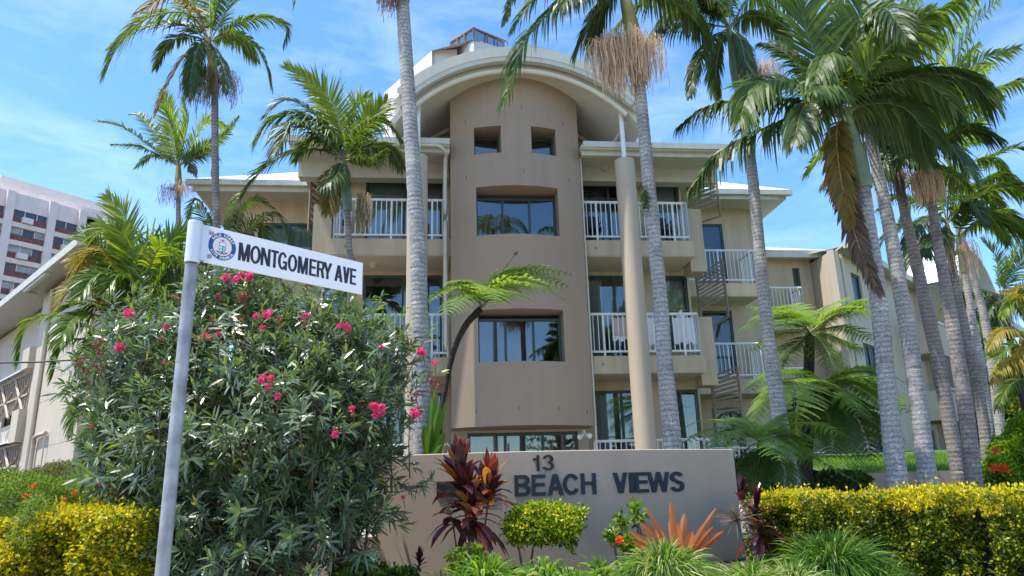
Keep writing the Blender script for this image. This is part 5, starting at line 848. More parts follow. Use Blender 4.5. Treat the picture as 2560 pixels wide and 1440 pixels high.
treefern('broad tree fern below the tallest one, with a long bright drooping frond', 11.6, [(2005, 1218, 46), (2015, 1120, 34), (2030, 1030, 30), (2040, 975, 26)], (2042, 968),
     [('fernb', .1, .35, -.6, [(2110, 935), (2190, 935), (2250, 985)], .3), ('fernb', .15, .3, -1.6, [(2020, 950), (1990, 970), (1985, 1060)], .5), ('fernb', .1, .35, .2, [(2120, 960), (2180, 990), (2240, 1050)], .4), ('fernd', .2, .4, .2, [(2100, 990), (2150, 1060), (2180, 1150)], .4), ('fernd', .2, .4, -.5, [(2080, 1000), (2120, 1080), (2140, 1150)], .4), ('fernb', .1, .35, -.3, [(1970, 950), (1920, 990), (1880, 1070)], .4), ('fernd', .2, .4, .4, [(1980, 990), (1940, 1040), (1920, 1110)], .36), ('fern', .1, .3, .9, [(2110, 940), (2170, 960), (2220, 1000)], .4), ('fernd', .2, .5, -.8, [(2060, 1010), (2080, 1080), (2080, 1140)], .4), ('fernd', .2, .5, .6, [(2110, 1000), (2190, 1060), (2230, 1120)], .4), ('fernd', .2, .4, .8, [(2060, 1000), (2100, 1070), (2150, 1110)], .4), ('fern', .2, .4, -.9, [(2060, 960), (2110, 980), (2150, 1040)], .36), ('fernd', .2, .4, .8, [(2000, 1000), (1990, 1060), (2000, 1120)], .4), ('fernd', .3, .4, -.2, [(2090, 1020), (2120, 1060), (2110, 1120)], .36), ('fernb', .1, .25, -.9, [(2120, 930), (2200, 925), (2260, 955)], .34), ('fernb', .1, .3, -1.2, [(2010, 945), (1960, 960), (1930, 1010)], .45), ('fern', .1, .3, -.5, [(2000, 930), (1930, 930), (1870, 980)], .4), ('fern', .1, .3, .3, [(2140, 950), (2210, 990), (2270, 1030)], .4)])
treefern('low tree fern spreading over the right end of the sign wall', 9.6, [(1906, 1225, 22), (1905, 1160, 20), (1900, 1110, 18)], (1900, 1105),
     [('fern', .1, .35, -.3, [(1840, 1070), (1770, 1075), (1710, 1105)], .3), ('fern', .1, .35, -.9, [(1860, 1075), (1810, 1090), (1780, 1140)], .3), ('fern', .1, .3, .3, [(1840, 1060), (1760, 1050), (1705, 1070)], .3), ('fern', .1, .35, -.5, [(1950, 1075), (2010, 1085), (2060, 1120)], .3), ('fernb', .1, .3, .2, [(1960, 1065), (2040, 1060), (2120, 1095)], .24), ('fernd', .2, .45, -.4, [(1900, 1140), (1890, 1190), (1885, 1240)], .3), ('fernd', .2, .45, -.4, [(1930, 1130), (1960, 1170), (1960, 1230)], .3), ('fernd', .2, .45, .2, [(1870, 1120), (1850, 1160), (1850, 1210)], .3), ('fern', .1, .35, .5, [(1930, 1060), (1960, 1035), (2010, 1030)], .28), ('fern', .1, .3, .6, [(1870, 1060), (1830, 1045), (1790, 1050)], .28), ('fernb', .1, .3, -.2, [(1980, 1110), (2080, 1170), (2160, 1215)], .14), ('fern', .2, .35, -1., [(1910, 1090), (1930, 1100), (1950, 1150)], .3), ('fern', .2, .4, .2, [(1950, 1090), (1990, 1110), (2030, 1160)], .28)])

# --- generic leaf masses
def blob_points(blobs, n, shell=.35, ymax=None):
    out = []; wts = np.array([b[1][0] * b[1][2] + b[1][0] * b[1][1] for b in blobs]); wts = wts / wts.sum(); O = []
    for (c, r), k in zip(blobs, np.maximum(1, (wts * n * 1.5).astype(int))):
        d = unit(rng.normal(0, 1, (k, 3))); s = 1 - shell * rng.random(k) ** 1.5; p = np.array(c) + d * np.array(r) * s[:, None]; ok = np.ones(k, bool)
        for (c2, r2) in blobs:
            if c2 is c: continue
            ok &= (((p - np.array(c2)) / (np.array(r2) * (1 - shell))) ** 2).sum(1) > 1
        out.append(p[ok]); O.append(unit(d / np.array(r))[ok])
    return np.concatenate(out), np.concatenate(O)
def pb(x, y, Y, rx, ry, rz):
    """blob centred at photo direction x,y at distance Y; radii rx, rz given in px at that distance, ry in metres"""
    k = m_per_px(x, y, Y); return (P(x, y, Y), (rx * k, ry, rz * k))
def leafmass(mb, pts, out, per, L_, W, mset, up=.35, spread=.7, droop=.2, off=.02):
    """clusters of leaves at pts; mset = list of (material slot, probability)"""
    B = np.repeat(pts, per, 0) + rng.normal(0, off, (len(pts) * per, 3)); O = np.repeat(out, per, 0); D = unit(O * .6 + rng.normal(0, spread, B.shape) + [0, 0, up]); S = np.cross(D, rng.normal(0, 1, B.shape)); ch = rng.choice([m for m, _ in mset], len(B), p=[q for _, q in mset])
    for m, _ in mset:
        k = ch == m; mb.strips(B[k], D[k], S[k], L_ * rng.uniform(.7, 1.2, k.sum()), W * rng.uniform(.8, 1.15, k.sum()), droop, m, (.25, 1, .8, .08))
def shrub(name, label, cat, blobs, n, per, L_, W, mats, mset, stems=None, core=True, up=.35, spread=.7, group=None, shell=.35, droop=.2, base=None, off=.02, extra=None):
    c = np.mean([b[0] for b in blobs], 0); gz = ground(c[0], c[1]); b0 = base if base is not None else (c[0], c[1], gz); t = thing(name, label, cat, b0, group)
    pts, out = blob_points(blobs, n, shell); mb = MB(); leafmass(mb, pts, out, per, L_, W, mset, up, spread, droop, off); build('foliage', mb, mats, t)
    sb = MB(); b0 = np.array(b0)
    for k in range(stems or 5):
        bb = blobs[k % len(blobs)]; e = np.array(bb[0]) + unit(rng.normal(0, 1, 3)) * np.array(bb[1]) * .5; m_ = (b0 + e) / 2 + rng.normal(0, .05, 3); sb.tube(spline([b0 + rng.normal(0, .03, 3) * [1, 1, 0], m_, e], 10), np.linspace(.022, .006, 10), 6)
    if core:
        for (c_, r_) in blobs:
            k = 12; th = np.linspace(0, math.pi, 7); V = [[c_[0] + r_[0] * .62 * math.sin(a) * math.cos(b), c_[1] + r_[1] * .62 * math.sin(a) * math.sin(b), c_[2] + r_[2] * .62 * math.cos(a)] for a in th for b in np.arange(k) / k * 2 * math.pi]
            sb.add(V, [[i * k + j, i * k + (j + 1) % k, (i + 1) * k + (j + 1) % k, (i + 1) * k + j] for i in range(6) for j in range(k)], 1)  # solid dark occluder added among the real stems, near-black for the shaded inside
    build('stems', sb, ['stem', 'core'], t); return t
# oleander
def oleander():
    YO = 6.6; gz = .55; c0 = P(640, 1400, YO); t = thing('oleander_bush', 'huge dark green oleander bush with pink flowers behind the street sign pole', 'bush', (c0[0], YO, gz))
    bl = [pb(650, 1120, 6.6, 330, .9, 250), pb(600, 880, 6.7, 170, .5, 150), pb(370, 950, 6.7, 150, .5, 150), pb(830, 930, 6.7, 160, .55, 160), pb(935, 1050, 6.6, 75, .35, 140), pb(360, 1150, 6.5, 110, .5, 150), pb(860, 1200, 6.4, 80, .4, 110), pb(560, 1270, 6.3, 200, .6, 110), pb(760, 1260, 6.3, 150, .5, 100), pb(540, 770, 6.8, 80, .3, 60), pb(330, 860, 6.8, 60, .3, 60), pb(800, 820, 6.8, 80, .3, 60), pb(975, 905, 6.6, 50, .2, 40), pb(500, 1100, 6.2, 170, .5, 170), pb(760, 1080, 6.2, 150, .5, 160), pb(600, 1400, 6.1, 190, .4, 60), pb(840, 1350, 6.1, 70, .3, 60), pb(480, 1380, 6.2, 120, .4, 70), pb(930, 1270, 6.3, 35, .2, 40), pb(640, 740, 6.8, 60, .3, 50), pb(265, 930, 6.8, 55, .3, 50), pb(290, 1060, 6.6, 50, .3, 70)]
    pts, out = blob_points(bl, 1800, .5); k = len(pts); n = 17; ax = unit(out * .6 + rng.normal(0, .4, (k, 3)) + [0, -.05, .6]); sl_ = rng.uniform(.12, .27, k) * (1 + .5 * (rng.random(k) < .15)); pts = pts + out * (rng.normal(0, .05, k) + .12 * (rng.random(k) < .12))[:, None]
    mb = MB(); s = np.tile(np.linspace(.05, 1, n), k); A = np.repeat(ax, n, 0); Bp = np.repeat(pts, n, 0) + A * (s * np.repeat(sl_, n))[:, None]; rad = rng.normal(0, 1, Bp.shape); rad = unit(rad - A * (rad * A).sum(1)[:, None]); b = np.radians(np.interp(s, [0, .6, 1], [82, 62, 24]) + rng.normal(0, 8, len(s))); D = A * np.cos(b)[:, None] + rad * np.sin(b)[:, None]; S = np.cross(D, A)
    Ln = .14 * rng.uniform(.75, 1.2, len(s)) * np.interp(s, [0, .5, 1], [.95, 1, .7]); young = (s > .86) & (np.repeat(rng.random(k), n) < .45)
    for m, q in ((0, ~young), (1, young)): mb.strips(Bp[q], D[q], S[q], Ln[q], .0108, rng.uniform(.05, .3, q.sum()), m, (.3, 1, .85, .07))
    yl = rng.random(k) < .02; mb.strips(pts[yl], [[0, -.2, -1]] * yl.sum(), [[1, 0, 0]] * yl.sum(), .11, .01, 0, 2); build('foliage', mb, ['ol', 'oll', 'hy'], t)
    sb = MB()
    for i in range(0, k, 2): sb.tube([pts[i] - ax[i] * .25 + [0, .1, -.05], pts[i], pts[i] + ax[i] * sl_[i]], [.006, .005, .002], 4)
    build('twigs', sb, 'stem', t); sb = MB()
    for i in range(18):
        x = 560 + 430 * rnd.random() if i % 3 else 300 + 300 * rnd.random(); a = np.array([c0[0] + (x - 640) * m_per_px(640, 1400, YO) * .75, YO + rnd.uniform(-.3, .3), gz - .05]); e = P(x + rnd.uniform(-60, 60), rnd.uniform(900, 1250), YO + rnd.uniform(-.1, .4)); m_ = (a + e) / 2 + rng.normal(0, .08, 3); sb.tube(spline([a, m_, e], 12), np.linspace(.022, .008, 12) * rnd.uniform(.6, 1.2), 6)
    br_ = spline([P(900, 1235, 6.5), P(960, 1230, 6.45), P(1010, 1228, 6.4), P(1070, 1200, 6.35)], 10); sb.tube(br_, .006, 5); build('stems', sb, 'stem', t)
    mb = MB(); q = spline([P(1020, 1228, 6.4), P(1050, 1215, 6.36), P(1082, 1195, 6.33)], 60); A = np.repeat([unit(q[-1] - q[0])], 60, 0); rad = unit(rng.normal(0, 1, (60, 3))); mb.strips(q, unit(A * .5 + rad), np.cross(rad, A), .11, .008, .2, 0); build('foliage', mb, 'ol', t)
    fl = [(323, 782, 12), (300, 868, 12), (416, 815, 8), (413, 908, 9), (565, 693, 10), (603, 690, 12), (620, 692, 12), (612, 740, 11), (605, 742, 9), (618, 735, 8), (668, 785, 12), (675, 780, 9), (658, 820, 8), (530, 845, 8), (545, 836, 8), (512, 838, 8), (500, 850, 7), (765, 788, 8), (870, 820, 8), (848, 815, 7), (864, 812, 7), (656, 947, 12), (678, 945, 9), (670, 967, 9), (694, 990, 9), (935, 1015, 12), (955, 1018, 10), (940, 1035, 10), (953, 1030, 10), (880, 1022, 9), (1038, 1030, 14), (838, 1085, 10), (1049, 878, 10), (1058, 882, 7), (952, 865, 7), (231, 1067, 6), (1008, 1243, 6), (1087, 905, 7), (250, 1210, 5), (590, 700, 9), (640, 790, 8), (505, 842, 7)]
    for i, (x, y, r) in enumerate(fl):
        Yf = 5.62 if (500 < x < 1000 and y > 880) else (6.1 if y > 780 else 6.45); c = P(x, y, Yf); R_ = .92 * r * m_per_px(x, y, Yf); n2 = 42; mb = MB(); o_ = unit(rng.normal(0, 1, (n2, 3))); mb.strips(c + o_ * R_ * .45, unit(o_ + rng.normal(0, .4, (n2, 3))), rng.normal(0, 1, (n2, 3)), R_ * .8, R_ * .3, .1, 0, (.5, 1, 1, .5)); build('flower_cluster', mb, 'pink', t)
        sb = MB(); sb.bar(c, c + [0, .1, -.09], .003, n=4); build('flower_stalk', sb, 'stemg', t)
    for (x, y) in [(205, 900), (195, 907), (240, 860), (247, 880), (213, 925), (408, 843), (440, 742), (545, 740), (600, 795), (700, 800), (760, 800), (530, 800), (1090, 960), (485, 1110), (1040, 990), (680, 1075), (755, 1060), (1075, 950), (240, 910), (905, 1010), (880, 1040), (250, 845)]:
        c = P(x, y, 6.05); n2 = 16; mb = MB(); o_ = unit(rng.normal(0, 1, (n2, 3))); mb.strips(c + o_ * .012, o_, rng.normal(0, 1, (n2, 3)), .03, .008, .2); mb.bar(c, c + [0.02, .1, -.2], .003, n=4); build('wilted_flower', mb, 'wilt', t)
oleander()
# hedges
def hedge(label, path, ztop, zbot, width, n, mtop, mside, name='hedge', cat='hedge', Lf=.034, mats=('hy', 'hm', 'hg', 'core')):
    """clipped hedge along ground path [(x,y)..] : front face, back face and crowned top of leaf clusters round a dark core"""
    path = np.array(path, float); seg = np.linalg.norm(np.diff(path, axis=0), axis=1); cum = np.r_[0, np.cumsum(seg)]; tot = cum[-1]; t = thing(name, label, cat, (*path.mean(0), zbot))
    def at(s): i = np.clip(np.searchsorted(cum, s, 'right') - 1, 0, len(seg) - 1); f = (s - cum[i]) / seg[i]; q = path[i] * (1 - f)[:, None] + path[i + 1] * f[:, None]; d = (path[i + 1] - path[i]) / seg[i][:, None]; return q, np.c_[d[:, 1], -d[:, 0]]
    H = ztop - zbot; mb = MB(); nt_ = int(n * width / (width + H)); nf = n - nt_
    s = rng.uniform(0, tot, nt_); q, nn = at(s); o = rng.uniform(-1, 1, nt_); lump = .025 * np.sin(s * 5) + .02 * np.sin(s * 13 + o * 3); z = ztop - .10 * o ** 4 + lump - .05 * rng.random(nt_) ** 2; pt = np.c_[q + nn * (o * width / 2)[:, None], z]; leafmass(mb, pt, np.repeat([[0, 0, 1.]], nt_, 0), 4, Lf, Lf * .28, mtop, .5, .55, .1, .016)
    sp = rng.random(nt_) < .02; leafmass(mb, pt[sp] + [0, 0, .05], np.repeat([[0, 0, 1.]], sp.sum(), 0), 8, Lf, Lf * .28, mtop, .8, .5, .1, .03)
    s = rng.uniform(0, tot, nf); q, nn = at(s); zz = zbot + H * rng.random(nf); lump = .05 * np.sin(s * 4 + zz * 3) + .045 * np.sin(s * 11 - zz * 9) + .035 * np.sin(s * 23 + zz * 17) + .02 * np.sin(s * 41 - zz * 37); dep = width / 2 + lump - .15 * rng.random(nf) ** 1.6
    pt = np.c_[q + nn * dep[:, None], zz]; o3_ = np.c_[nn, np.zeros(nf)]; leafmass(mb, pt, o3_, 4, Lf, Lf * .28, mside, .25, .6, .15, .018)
    for end in (0, tot - 1e-4):
        m_ = int(nf * width / tot); q, nn = at(np.full(m_, end)); dd = np.c_[-nn[:, 1], nn[:, 0]] * (-1 if end == 0 else 1); pt = np.c_[q + nn * rng.uniform(-width / 2, width / 2, m_)[:, None] + dd * rng.uniform(-.06, .06, m_)[:, None], zbot + H * rng.random(m_)]; leafmass(mb, pt, np.c_[dd, np.zeros(m_)], 4, Lf, Lf * .28, mside, .25, .6, .15, .018)
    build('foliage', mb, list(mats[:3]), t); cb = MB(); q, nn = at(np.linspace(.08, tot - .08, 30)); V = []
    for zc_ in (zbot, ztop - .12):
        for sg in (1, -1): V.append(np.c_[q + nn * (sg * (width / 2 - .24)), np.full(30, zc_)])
    V = np.concatenate([V[0], V[2], V[3], V[1]]); cb.add(V, [[l * 30 + i, l * 30 + i + 1, ((l + 1) % 4) * 30 + i + 1, ((l + 1) % 4) * 30 + i] for l in range(4) for i in range(29)]); cb.add(V[[0, 30, 60, 90]], [[0, 1, 2, 3]]); cb.add(V[[29, 59, 89, 119]], [[0, 1, 2, 3]]); build('stems', cb, 'core', t); return t  # not stems: added solid occluder, the hedge's inner shade put in its colour
def gp(px, Y): p = P(px, 1220, Y); return (p[0], Y)
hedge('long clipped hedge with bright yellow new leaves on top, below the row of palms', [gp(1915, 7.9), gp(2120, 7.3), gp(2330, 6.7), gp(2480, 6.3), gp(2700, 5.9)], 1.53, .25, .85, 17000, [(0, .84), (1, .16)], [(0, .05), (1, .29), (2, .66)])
hedge('short golden hedge at the bottom left beside the sign pole', [gp(150, 6.0), gp(250, 5.9), gp(385, 5.8)], P(250, 1287, 5.6)[2], .3, .6, 9000, [(0, .8), (1, .2)], [(0, .46), (1, .30), (2, .24)])
shrub('golden_shrub', 'low golden leaved shrub at the bottom left corner', 'bush', [pb(20, 1430, 5.6, 50, .2, 70), pb(0, 1345, 5.8, 30, .2, 40)], 1100, 4, .034, .0095, ['hy', 'hm', 'hg'], [(0, .7), (1, .2), (2, .1)])
shrub('wispy_shrub', 'feathery light green shrub with small orange flowers at the left edge', 'bush', [pb(70, 1250, 6.3, 110, .4, 55), pb(85, 1330, 5.7, 40, .2, 90), pb(20, 1210, 6.6, 50, .3, 30), pb(180, 1235, 6.9, 70, .3, 40)], 1700, 9, .034, .0035, ['wisp', 'hg'], [(0, .75), (1, .25)], core=False, stems=14, up=.5)
mb = MB()
for (x, y) in [(83, 1216), (62, 1238), (185, 1231), (22, 1328), (160, 1250), (70, 1240)]:
    c = P(x, y, 6.0); o_ = unit(rng.normal(0, 1, (30, 3))); mb.strips(c + o_ * .008, o_, rng.normal(0, 1, (30, 3)), .018, .005, .1)
build('flowers', mb, 'oflow', [o for o in COL.objects if o.name == 'wispy_shrub'][0])
shrub('round_shrub', 'rounded grey-green shrub in front of the left wing drainpipe', 'bush', [pb(175, 1195, 9.5, 85, .5, 38), pb(130, 1205, 9.5, 50, .4, 30), pb(215, 1215, 9.4, 50, .4, 40)], 3000, 5, .035, .007, ['brush', 'hg'], [(0, .8), (1, .2)], up=.5)
shrub('green_shrub', 'mid green leafy shrub behind the golden hedge, under the oleander branches', 'bush', [pb(250, 1270, 8.2, 110, .5, 60), pb(330, 1250, 8.2, 70, .5, 60), pb(120, 1290, 8.4, 80, .5, 50)], 2600, 5, .04, .010, ['hm', 'hg', 'brush'], [(0, .2), (1, .5), (2, .3)])
shrub('flowering_shrub', 'bright green shrub dotted with orange flowers right of the palm row', 'bush', [pb(2530, 1160, 12.5, 60, .6, 70), pb(2495, 1190, 12, 30, .4, 50), pb(2600, 1110, 12.5, 70, .6, 80)], 3400, 5, .06, .016, ['lime', 'hg', 'bop'], [(0, .6), (1, .2), (2, .2)])
mb = MB()
for (x, y) in [(2489, 1126), (2512, 1172), (2507, 1168), (2484, 1170)]:
    c = P(x, y, 11.3); o_ = unit(rng.normal(0, 1, (40, 3))); mb.strips(c + o_ * .03, o_, rng.normal(0, 1, (40, 3)), .05, .014, .1)
build('flowers', mb, 'oflow', [o for o in COL.objects if o.name == 'flowering_shrub'][0])
shrub('dark_shrub', 'dark leafy shrub against the low retaining wall', 'bush', [pb(2085, 1205, 11.7, 40, .25, 22), pb(2130, 1205, 11.7, 35, .25, 18)], 300, 6, .09, .03, ['fernd', 'pd'], [(0, .5), (1, .5)], core=False)
shrub('distant_trees', 'dark trees beyond the right wing under the far palm', 'tree', [pb(2530, 1050, 30, 60, 2, 60), pb(2600, 950, 30, 80, 2, 100), pb(2490, 1010, 34, 30, 1.5, 60)], 1500, 5, .3, .09, ['hg', 'fernd'], [(0, .4), (1, .6)], off=.15) if False else None
tr_t = shrub('leafy_tree', 'mid green leafy tree beyond the far end of the right wing', 'tree', [pb(2520, 1060, 27, 50, 1.5, 50), pb(2600, 980, 27, 80, 2, 110)], 1800, 5, .22, .06, ['hg', 'fernd', 'hm'], [(0, .4), (1, .45), (2, .15)], off=.12)
shrub('duranta_shrub', 'lime and yellow standard shrub with a thin stem in front of the word BEACH', 'bush', [pb(1360, 1312, 6.75, 90, .26, 42), pb(1300, 1318, 6.75, 40, .2, 40), pb(1410, 1302, 6.75, 45, .2, 32), pb(1448, 1280, 6.75, 18, .1, 8), pb(1350, 1278, 6.75, 65, .2, 16), pb(1425, 1350, 6.75, 10, .06, 30), pb(1400, 1320, 6.7, 50, .2, 30)], 1500, 5, .034, .0105, ['hy', 'lime', 'hg'], [(0, .26), (1, .52), (2, .22)], base=(P(1328, 1400, 6.8)[0], 6.8, .6), up=.55, stems=2)
# --- rosettes
def rosette(mb, c, n, L_, W, m, el=(10, 80), droop=.5, fold=.25, prof=(.35, .8, 1, .75, .06), axis=(0, 0, 1), jit=.1, length=.12):
    c = np.asarray(c, float); a = rng.uniform(0, 2 * math.pi, n) + np.arange(n) * 2.4; e = np.radians(np.linspace(el[0], el[1], n) + rng.normal(0, 7, n)); D = np.c_[np.cos(a) * np.cos(e), np.sin(a) * np.cos(e), np.sin(e)]; A = unit(np.array(axis, float)); q = np.array([0, 0, 1.]); D = D + (A - q) * D[:, 2:3]
    S = np.c_[-np.sin(a), np.cos(a), np.zeros(n)]; B = c + A * np.linspace(0, length, n)[:, None]; ch = rng.choice([x[0] for x in m], n, p=[x[1] for x in m])
    for k, _ in m:
        s = ch == k; mb.strips(B[s], D[s], S[s], L_ * rng.uniform(.75, 1.1, s.sum()), W * rng.uniform(.8, 1.1, s.sum()), droop * np.interp(e[s], [0, 1.4], [1.2, .15]), k, prof, fold)
def stalk(mb, a, b, r=.012, m=0): mb.tube(spline([a, (np.array(a) + b) / 2 + rng.normal(0, .02, 3), b], 8), np.linspace(r, r * .7, 8), 6, m)
cz = .72
t = thing('cordyline_plant', 'tall burgundy and orange cordyline in front of the left part of the sign wall', 'plant', (P(1190, 1400, 6.75)[0], 6.75, cz), 'cordylines along the wall'); sb = MB()
b0 = np.array([P(1190, 1400, 6.75)[0], 6.75, cz]); mm = [(0, .42), (1, .3), (2, .28)]
for (x, y, L_, n, el) in [(1150, 1215, .40, 24, (15, 88)), (1222, 1245, .38, 24, (10, 86)), (1185, 1300, .36, 24, (-15, 60)), (1130, 1295, .34, 12, (-10, 50)), (1165, 1265, .34, 18, (20, 80))]:
    mb = MB(); c = P(x, y, 6.75 + rng.uniform(-.1, .1)); rosette(mb, c - [0, 0, .05], int(n * 1.4), L_, .045, mm, el, .5, length=.17); build('leaf_rosette', mb, ['cred', 'cpur', 'cor'], t); stalk(sb, b0 + rng.normal(0, .04, 3) * [1, 1, 0], c, .011)
mb = MB(); mb.strips([P(1195, 1330, 6.6)], [[.25, -.1, -1]], [[1, .2, 0]], .3, .028, .1, 0, (.35, 1, 1, .6, .06), .2); build('hanging_leaf', mb, 'cor', t); build('stems', sb, 'stem', t)
t = thing('cordyline_plant', 'dark purple cordyline at the right end of the sign wall beside the hedge', 'plant', (P(1895, 1400, 7.3)[0], 7.3, cz), 'cordylines along the wall'); sb = MB(); b0 = np.array([P(1895, 1400, 7.3)[0], 7.3, cz])
for (x, y, L_, n, el) in [(1893, 1300, .30, 24, (10, 85)), (1900, 1345, .30, 18, (-10, 45)), (1858, 1255, .18, 9, (55, 88))]:
    mb = MB(); c = P(x, y, 7.3); rosette(mb, c, n, L_, .036, [(0, .15), (1, .85)], el, .5, length=.12); build('leaf_rosette', mb, ['cred', 'cpur', 'cor'], t); stalk(sb, b0, c, .012)
build('stems', sb, 'stem', t)
t = thing('spiky_dracaena', 'thin single stemmed dracaena with a spiky pinkish head left of the purple cordyline', 'plant', (P(1846, 1400, 7.1)[0], 7.1, cz)); mb = MB(); c = P(1842, 1300, 7.1); a = unit(rng.normal(0, 1, (150, 3)) + [-.25, -.1, .75]); mb.strips(np.repeat([c], 150, 0), a, rng.normal(0, 1, (150, 3)), rng.uniform(.16, .28, 150), .0032, .12, 0, (1, .9, .6, .05)); mb.strips(np.repeat([c], 50, 0), a[:50], rng.normal(0, 1, (50, 3)), rng.uniform(.14, .24, 50), .0035, .15, 1, (1, .9, .6, .05)); build('leaf_head', mb, ['infd', 'brush'], t); sb = MB(); stalk(sb, np.array([c[0] + .01, 7.1, cz]), c, .007); build('stems', sb, 'stem', t)
t = thing('bromeliad', 'large orange and red bromeliad with upright strap leaves in front of the word VIEWS', 'plant', (P(1700, 1400, 6.6)[0], 6.6, cz))
bc = P(1695, 1400, 6.6)
for (x, y, wd, m, dy) in [(1675, 1245, .026, 'brom', -.1), (1618, 1262, .018, 'bromr', 0), (1712, 1265, .030, 'brom', .05), (1673, 1280, .032, 'brom', .12), (1690, 1300, .036, 'brom', -.25), (1792, 1255, .018, 'brom', .0), (1768, 1295, .028, 'brom', -.15), (1592, 1290, .034, 'brom', -.12), (1605, 1288, .034, 'brom', .1), (1790, 1300, .018, 'bromr', -.1), (1818, 1312, .028, 'bromr', -.1), (1575, 1320, .022, 'brom', -.2), (1760, 1308, .022, 'brom', .1), (1575, 1340, .022, 'bromr', -.25), (1640, 1310, .03, 'brom', .2), (1730, 1320, .03, 'brom', -.3)]:
    mb = MB(); e = P(x, y, 6.6 + dy); st_ = bc + (e - bc) * [.18, .5, 0]; d = e - st_; mb.strips([st_], [unit(d)], [np.cross(unit(d), [.1, 1, .1])], np.linalg.norm(d) * rnd.uniform(.9, 1.05), wd * rnd.uniform(.85, 1.2), .06, 0, (.6, .9, 1, 1, .92, .3), .3); build('leaf', mb, m, t)
shrub('ixora_plant', 'small leafy plant with an orange-red flower left of the bromeliad', 'plant', [pb(1592, 1285, 6.7, 10, .05, 26), pb(1553, 1305, 6.7, 9, .05, 24), pb(1530, 1340, 6.6, 14, .06, 12), pb(1575, 1360, 6.6, 26, .1, 14)], 60, 6, .06, .015, ['lime', 'bop', 'hg'], [(0, .3), (1, .4), (2, .3)], core=False, up=.7)
mb = MB(); c = P(1549, 1351, 6.4); o_ = unit(rng.normal(0, 1, (90, 3))); mb.strips(c + o_ * .018, o_, rng.normal(0, 1, (90, 3)), .022, .008, .1); build('flower', mb, 'oflow', [o for o in COL.objects if o.name == 'ixora_plant'][0])
# broad leaved plant by the tower's left foot
t = thing('broad_leaf_plant', 'upright plant with glossy bright paddle leaves left of the curved tree fern trunk', 'plant', (P(1075, 1150, 8.8)[0], 8.8, 1.0)); b0 = P(1068, 1180, 8.8)
for (x, y, wd, dy, mt) in [(1088, 972, .06, 0, 'bop'), (1053, 990, .035, .1, 'bop'), (1115, 998, .035, .1, 'bop'), (1100, 1010, .05, -.15, 'bop'), (1092, 1030, .05, .2, 'bop'), (1110, 1080, .06, -.1, 'bop'), (1048, 1040, .03, .1, 'bop'), (1070, 1020, .05, .3, 'bop'), (1060, 1060, .04, -.2, 'bop'), (1105, 1110, .05, -.2, 'bop'), (1080, 1060, .05, -.1, 'bop')]:
    mb = MB(); e = P(x, y, 8.8 + dy); d = e - b0; st_ = b0 + d * .35; mb.tube([b0, st_], [.01, .007], 6, 1); mb.strips([st_], [unit(d)], [np.cross(unit(d), [.3, 1, .0])], np.linalg.norm(d) * .68, wd, .04, 0, (.25, .8, 1, 1, .75, .1), .3); build('leaf', mb, [mt, 'rg'], t)
# grasses
def tuft(label, c, n, L_, W, mset, mats, spread=.9, droop=.8, rad=.12, name='grass_tuft', cat='grass tuft', group='strappy grasses along the garden bed', up=1.0):
    t = thing(name, label, cat, c, group); mb = MB(); c = np.array(c); B = c + np.c_[rng.normal(0, rad, (n, 2)), np.zeros(n)]; ph = rng.uniform(0, 2 * math.pi, n); el = np.radians(rng.uniform(12, 88, n)); D = np.c_[np.cos(ph) * np.cos(el) * spread, np.sin(ph) * np.cos(el) * spread, np.sin(el) * up]; D = unit(D + rng.normal(0, .1, (n, 3))); B = c + np.c_[D[:, :2] * rad * rng.uniform(.2, 1.2, n)[:, None], np.zeros(n)]; S = np.cross(D, rng.normal(0, 1, (n, 3))); ch = rng.choice([m for m, _ in mset], n, p=[p for _, p in mset])
    for m, _ in mset:
        k = ch == m; mb.strips(B[k], D[k], S[k], L_ * rng.uniform(.6, 1.15, k.sum()), W, droop * rng.uniform(.4, 1.4, k.sum()), m, (.8, 1, .85, .6, .05))
    build('blades', mb, mats, t); return t
def gz_(px, py, Y): q = P(px, py, Y); return (q[0], Y, q[2])
G3 = ['gr', 'grd', 'gry']
tuft('large variegated grass tuft in front of the orange bromeliad', gz_(1660, 1425, 5.7), 2600, .44, .0045, [(0, .5), (1, .2), (2, .3)], G3, 1.0, .9, .17)
tuft('big dark green strappy grass tuft at the foot of the hedge', gz_(2085, 1412, 6.0), 2900, .50, .0046, [(0, .25), (1, .72), (2, .03)], G3, 1.0, .8, .19)
tuft('variegated grass tuft between the two large tufts', gz_(1885, 1455, 5.6), 1400, .34, .005, [(0, .55), (1, .1), (2, .35)], G3, 1.1, .9, .17)
tuft('pale edged grass tuft at the lower left of the dark strappy one', gz_(1985, 1462, 5.5), 1200, .36, .005, [(0, .5), (1, .15), (2, .35)], G3, 1.1, .9, .15)
tuft('loose pale green lily tuft below the burgundy cordyline', gz_(1210, 1445, 6.1), 420, .42, .009, [(0, .75), (1, .15), (2, .1)], G3, 1.0, .9, .22)
tuft('arching pale strap leaved tuft at the bottom centre', gz_(1370, 1440, 6.1), 130, .42, .014, [(0, .75), (2, .25)], G3, 1.2, 1.0, .14)
tuft('small strap leaved tuft left of the large variegated tuft', gz_(1510, 1440, 6.1), 60, .36, .012, [(0, .7), (2, .3)], G3, 1.0, .9, .1)
shrub('groundcover_plant', 'small light green leafy plant under the burgundy cordyline', 'plant', [pb(1150, 1400, 6.3, 30, .1, 20), pb(1180, 1385, 6.3, 20, .08, 22), pb(1210, 1420, 6.2, 40, .12, 22)], 130, 6, .04, .013, ['lime', 'gr', 'po'], [(0, .5), (1, .3), (2, .2)], core=False)
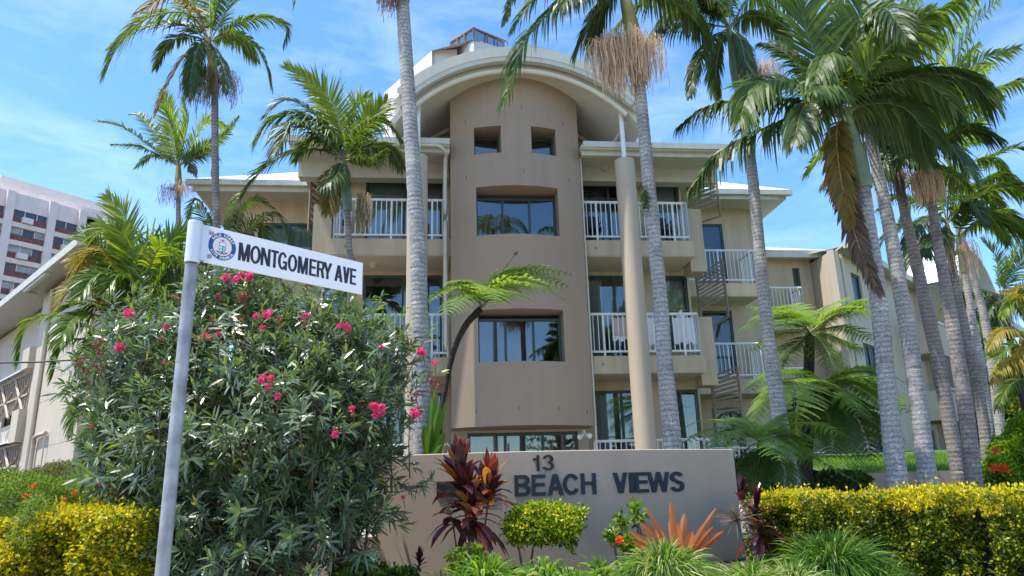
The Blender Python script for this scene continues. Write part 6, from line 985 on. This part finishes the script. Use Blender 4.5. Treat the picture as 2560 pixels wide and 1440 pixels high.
t = thing('dark_rosette', 'small dark red rosette plant at the foot of the sign wall', 'plant', gz_(1045, 1440, 6.6)); mb = MB(); rosette(mb, P(1048, 1432, 6.6), 46, .12, .012, [(0, 1.)], (0, 80), .3); build('leaf_rosette', mb, ['cpur'], t)
shrub('low_greenery', 'low dark green plants at the base of the oleander', 'plant', [pb(900, 1440, 6.2, 70, .3, 35), pb(1000, 1450, 6.3, 40, .2, 20), pb(450, 1450, 6.2, 80, .3, 30)], 500, 6, .05, .014, ['hg', 'fernd', 'lime'], [(0, .5), (1, .35), (2, .15)], core=False)
tuft('variegated grass tuft under the spiky dracaena', gz_(1790, 1470, 5.9), 1100, .34, .0046, [(0, .6), (1, .1), (2, .3)], G3, 1.0, .9, .14)
tuft('dark green grass tuft at the right foot of the hedge', gz_(2210, 1475, 5.7), 1300, .36, .0046, [(0, .3), (1, .68), (2, .02)], G3, 1.0, .8, .16)
tuft('green grass tuft left of the large variegated one, below the yellow topped shrub', gz_(1440, 1475, 5.9), 500, .34, .006, [(0, .8), (1, .1), (2, .1)], G3, 1.0, .9, .16)
tuft('small grass tuft under the left end of the sign wall', gz_(1100, 1480, 6.0), 500, .3, .006, [(0, .7), (1, .25), (2, .05)], G3, 1.0, .9, .16)

# outdoor chairs on the top right balcony, table at left
def chair(u, w_, z, label):
    c = BF(u, w_, z); t = thing('balcony_chair', label, 'chair', c, 'outdoor chairs on the top balcony'); f = lambda a, b, h: c + BF.d * a + BF.n * b + np.array([0, 0, h])
    fr2 = lambda uu, ww, zz: f(uu, ww, zz)
    mb = MB(); mb.box(fr2, -.22, .22, -.22, .22, .42, .45); build('seat', mb, 'blk', t); mb = MB(); mb.box(fr2, -.22, .22, -.25, -.22, .5, .88); build('backrest', mb, 'blk', t)
    for a in (-.2, .2):
        for b in (-.23, .2): mb = MB(); mb.bar(f(a, b, 0), f(a, b, .42 if b > 0 else .88), .014, n=5); build('leg', mb, 'blk', t)
        mb = MB(); mb.bar(f(a, -.22, .64), f(a, .2, .64), .014, n=5); mb.bar(f(a, .2, .42), f(a, .2, .64), .014, n=5); build('armrest', mb, 'blk', t)
chair(2.05, -.55, FL[2], 'dark outdoor chair on the top right balcony nearest the tower'); chair(3.75, -.6, FL[2], 'dark outdoor chair near the outer end of the top right balcony')
c = BF(-1.9, -.6, FL[1]); t = thing('patio_table', 'small pale table behind the second floor left balcony rail', 'table', c); mb = MB(); mb.tube([c + [0, 0, .58], c + [0, 0, .61]], .25, 18); build('tabletop', mb, 'offwhite', t); mb = MB(); mb.bar(c, c + [0, 0, .58], .03); build('leg', mb, 'offwhite', t)
mb = MB(); mb.bar(P(856, 240, 21), P(851, 176, 21), .014, n=4); build('aerial', mb, 'galv', bld)
# trees on the far side of the street, seen mirrored in the tower windows
t = thing('pine_tree', 'dark layered pine across the street, mirrored in the second floor tower window', 'tree', (9.3, -14, 0)); mb = MB(); mb.bar((9.3, -14, 0), (9.3, -14, 13.2), .22, n=8, r2=.03); build('trunk', mb, 'stem', t); mb = MB()
for k in range(22):
    z = 2.5 + k * .49; L_ = 2.7 * (1 - k / 23) + .15
    for j in range(7):
        a = j * .9 + k * .5 + rnd.random() * .3; dd = np.array([math.cos(a), math.sin(a), .12]); n = 46; q = np.array([9.3, -14, z]) + dd * (rng.random(n) * L_)[:, None]; mb.strips(q, unit(dd * .6 + rng.normal(0, .5, (n, 3))), rng.normal(0, 1, (n, 3)), .26, .035, .1)
build('foliage', mb, 'fernd', t)
for x, y, z in ((4.6, -11, 17.5), (8.2, -9, 15.5)):
    t = thing('palm_tree', 'tall palm across the street with drooping fronds, mirrored in the tower windows', 'palm tree', (x, y, 0), 'palms across the street'); mb = MB(); ringed(mb, [(x, y, 0), (x, y, z)], [.16, .12], .3); build('trunk', mb, 'tk', t, smooth=True); c = np.array([x, y, z])
    for k in range(11):
        a = k * .571 + rnd.random() * .3; h = np.array([math.cos(a), math.sin(a), 0]); frond(t, [c, c + h * .8 + [0, 0, .6], c + h * 1.8 + [0, 0, .4], c + h * 2.6 + [0, 0, -.9]], .7, 'g', .2, .8, 50, .02)
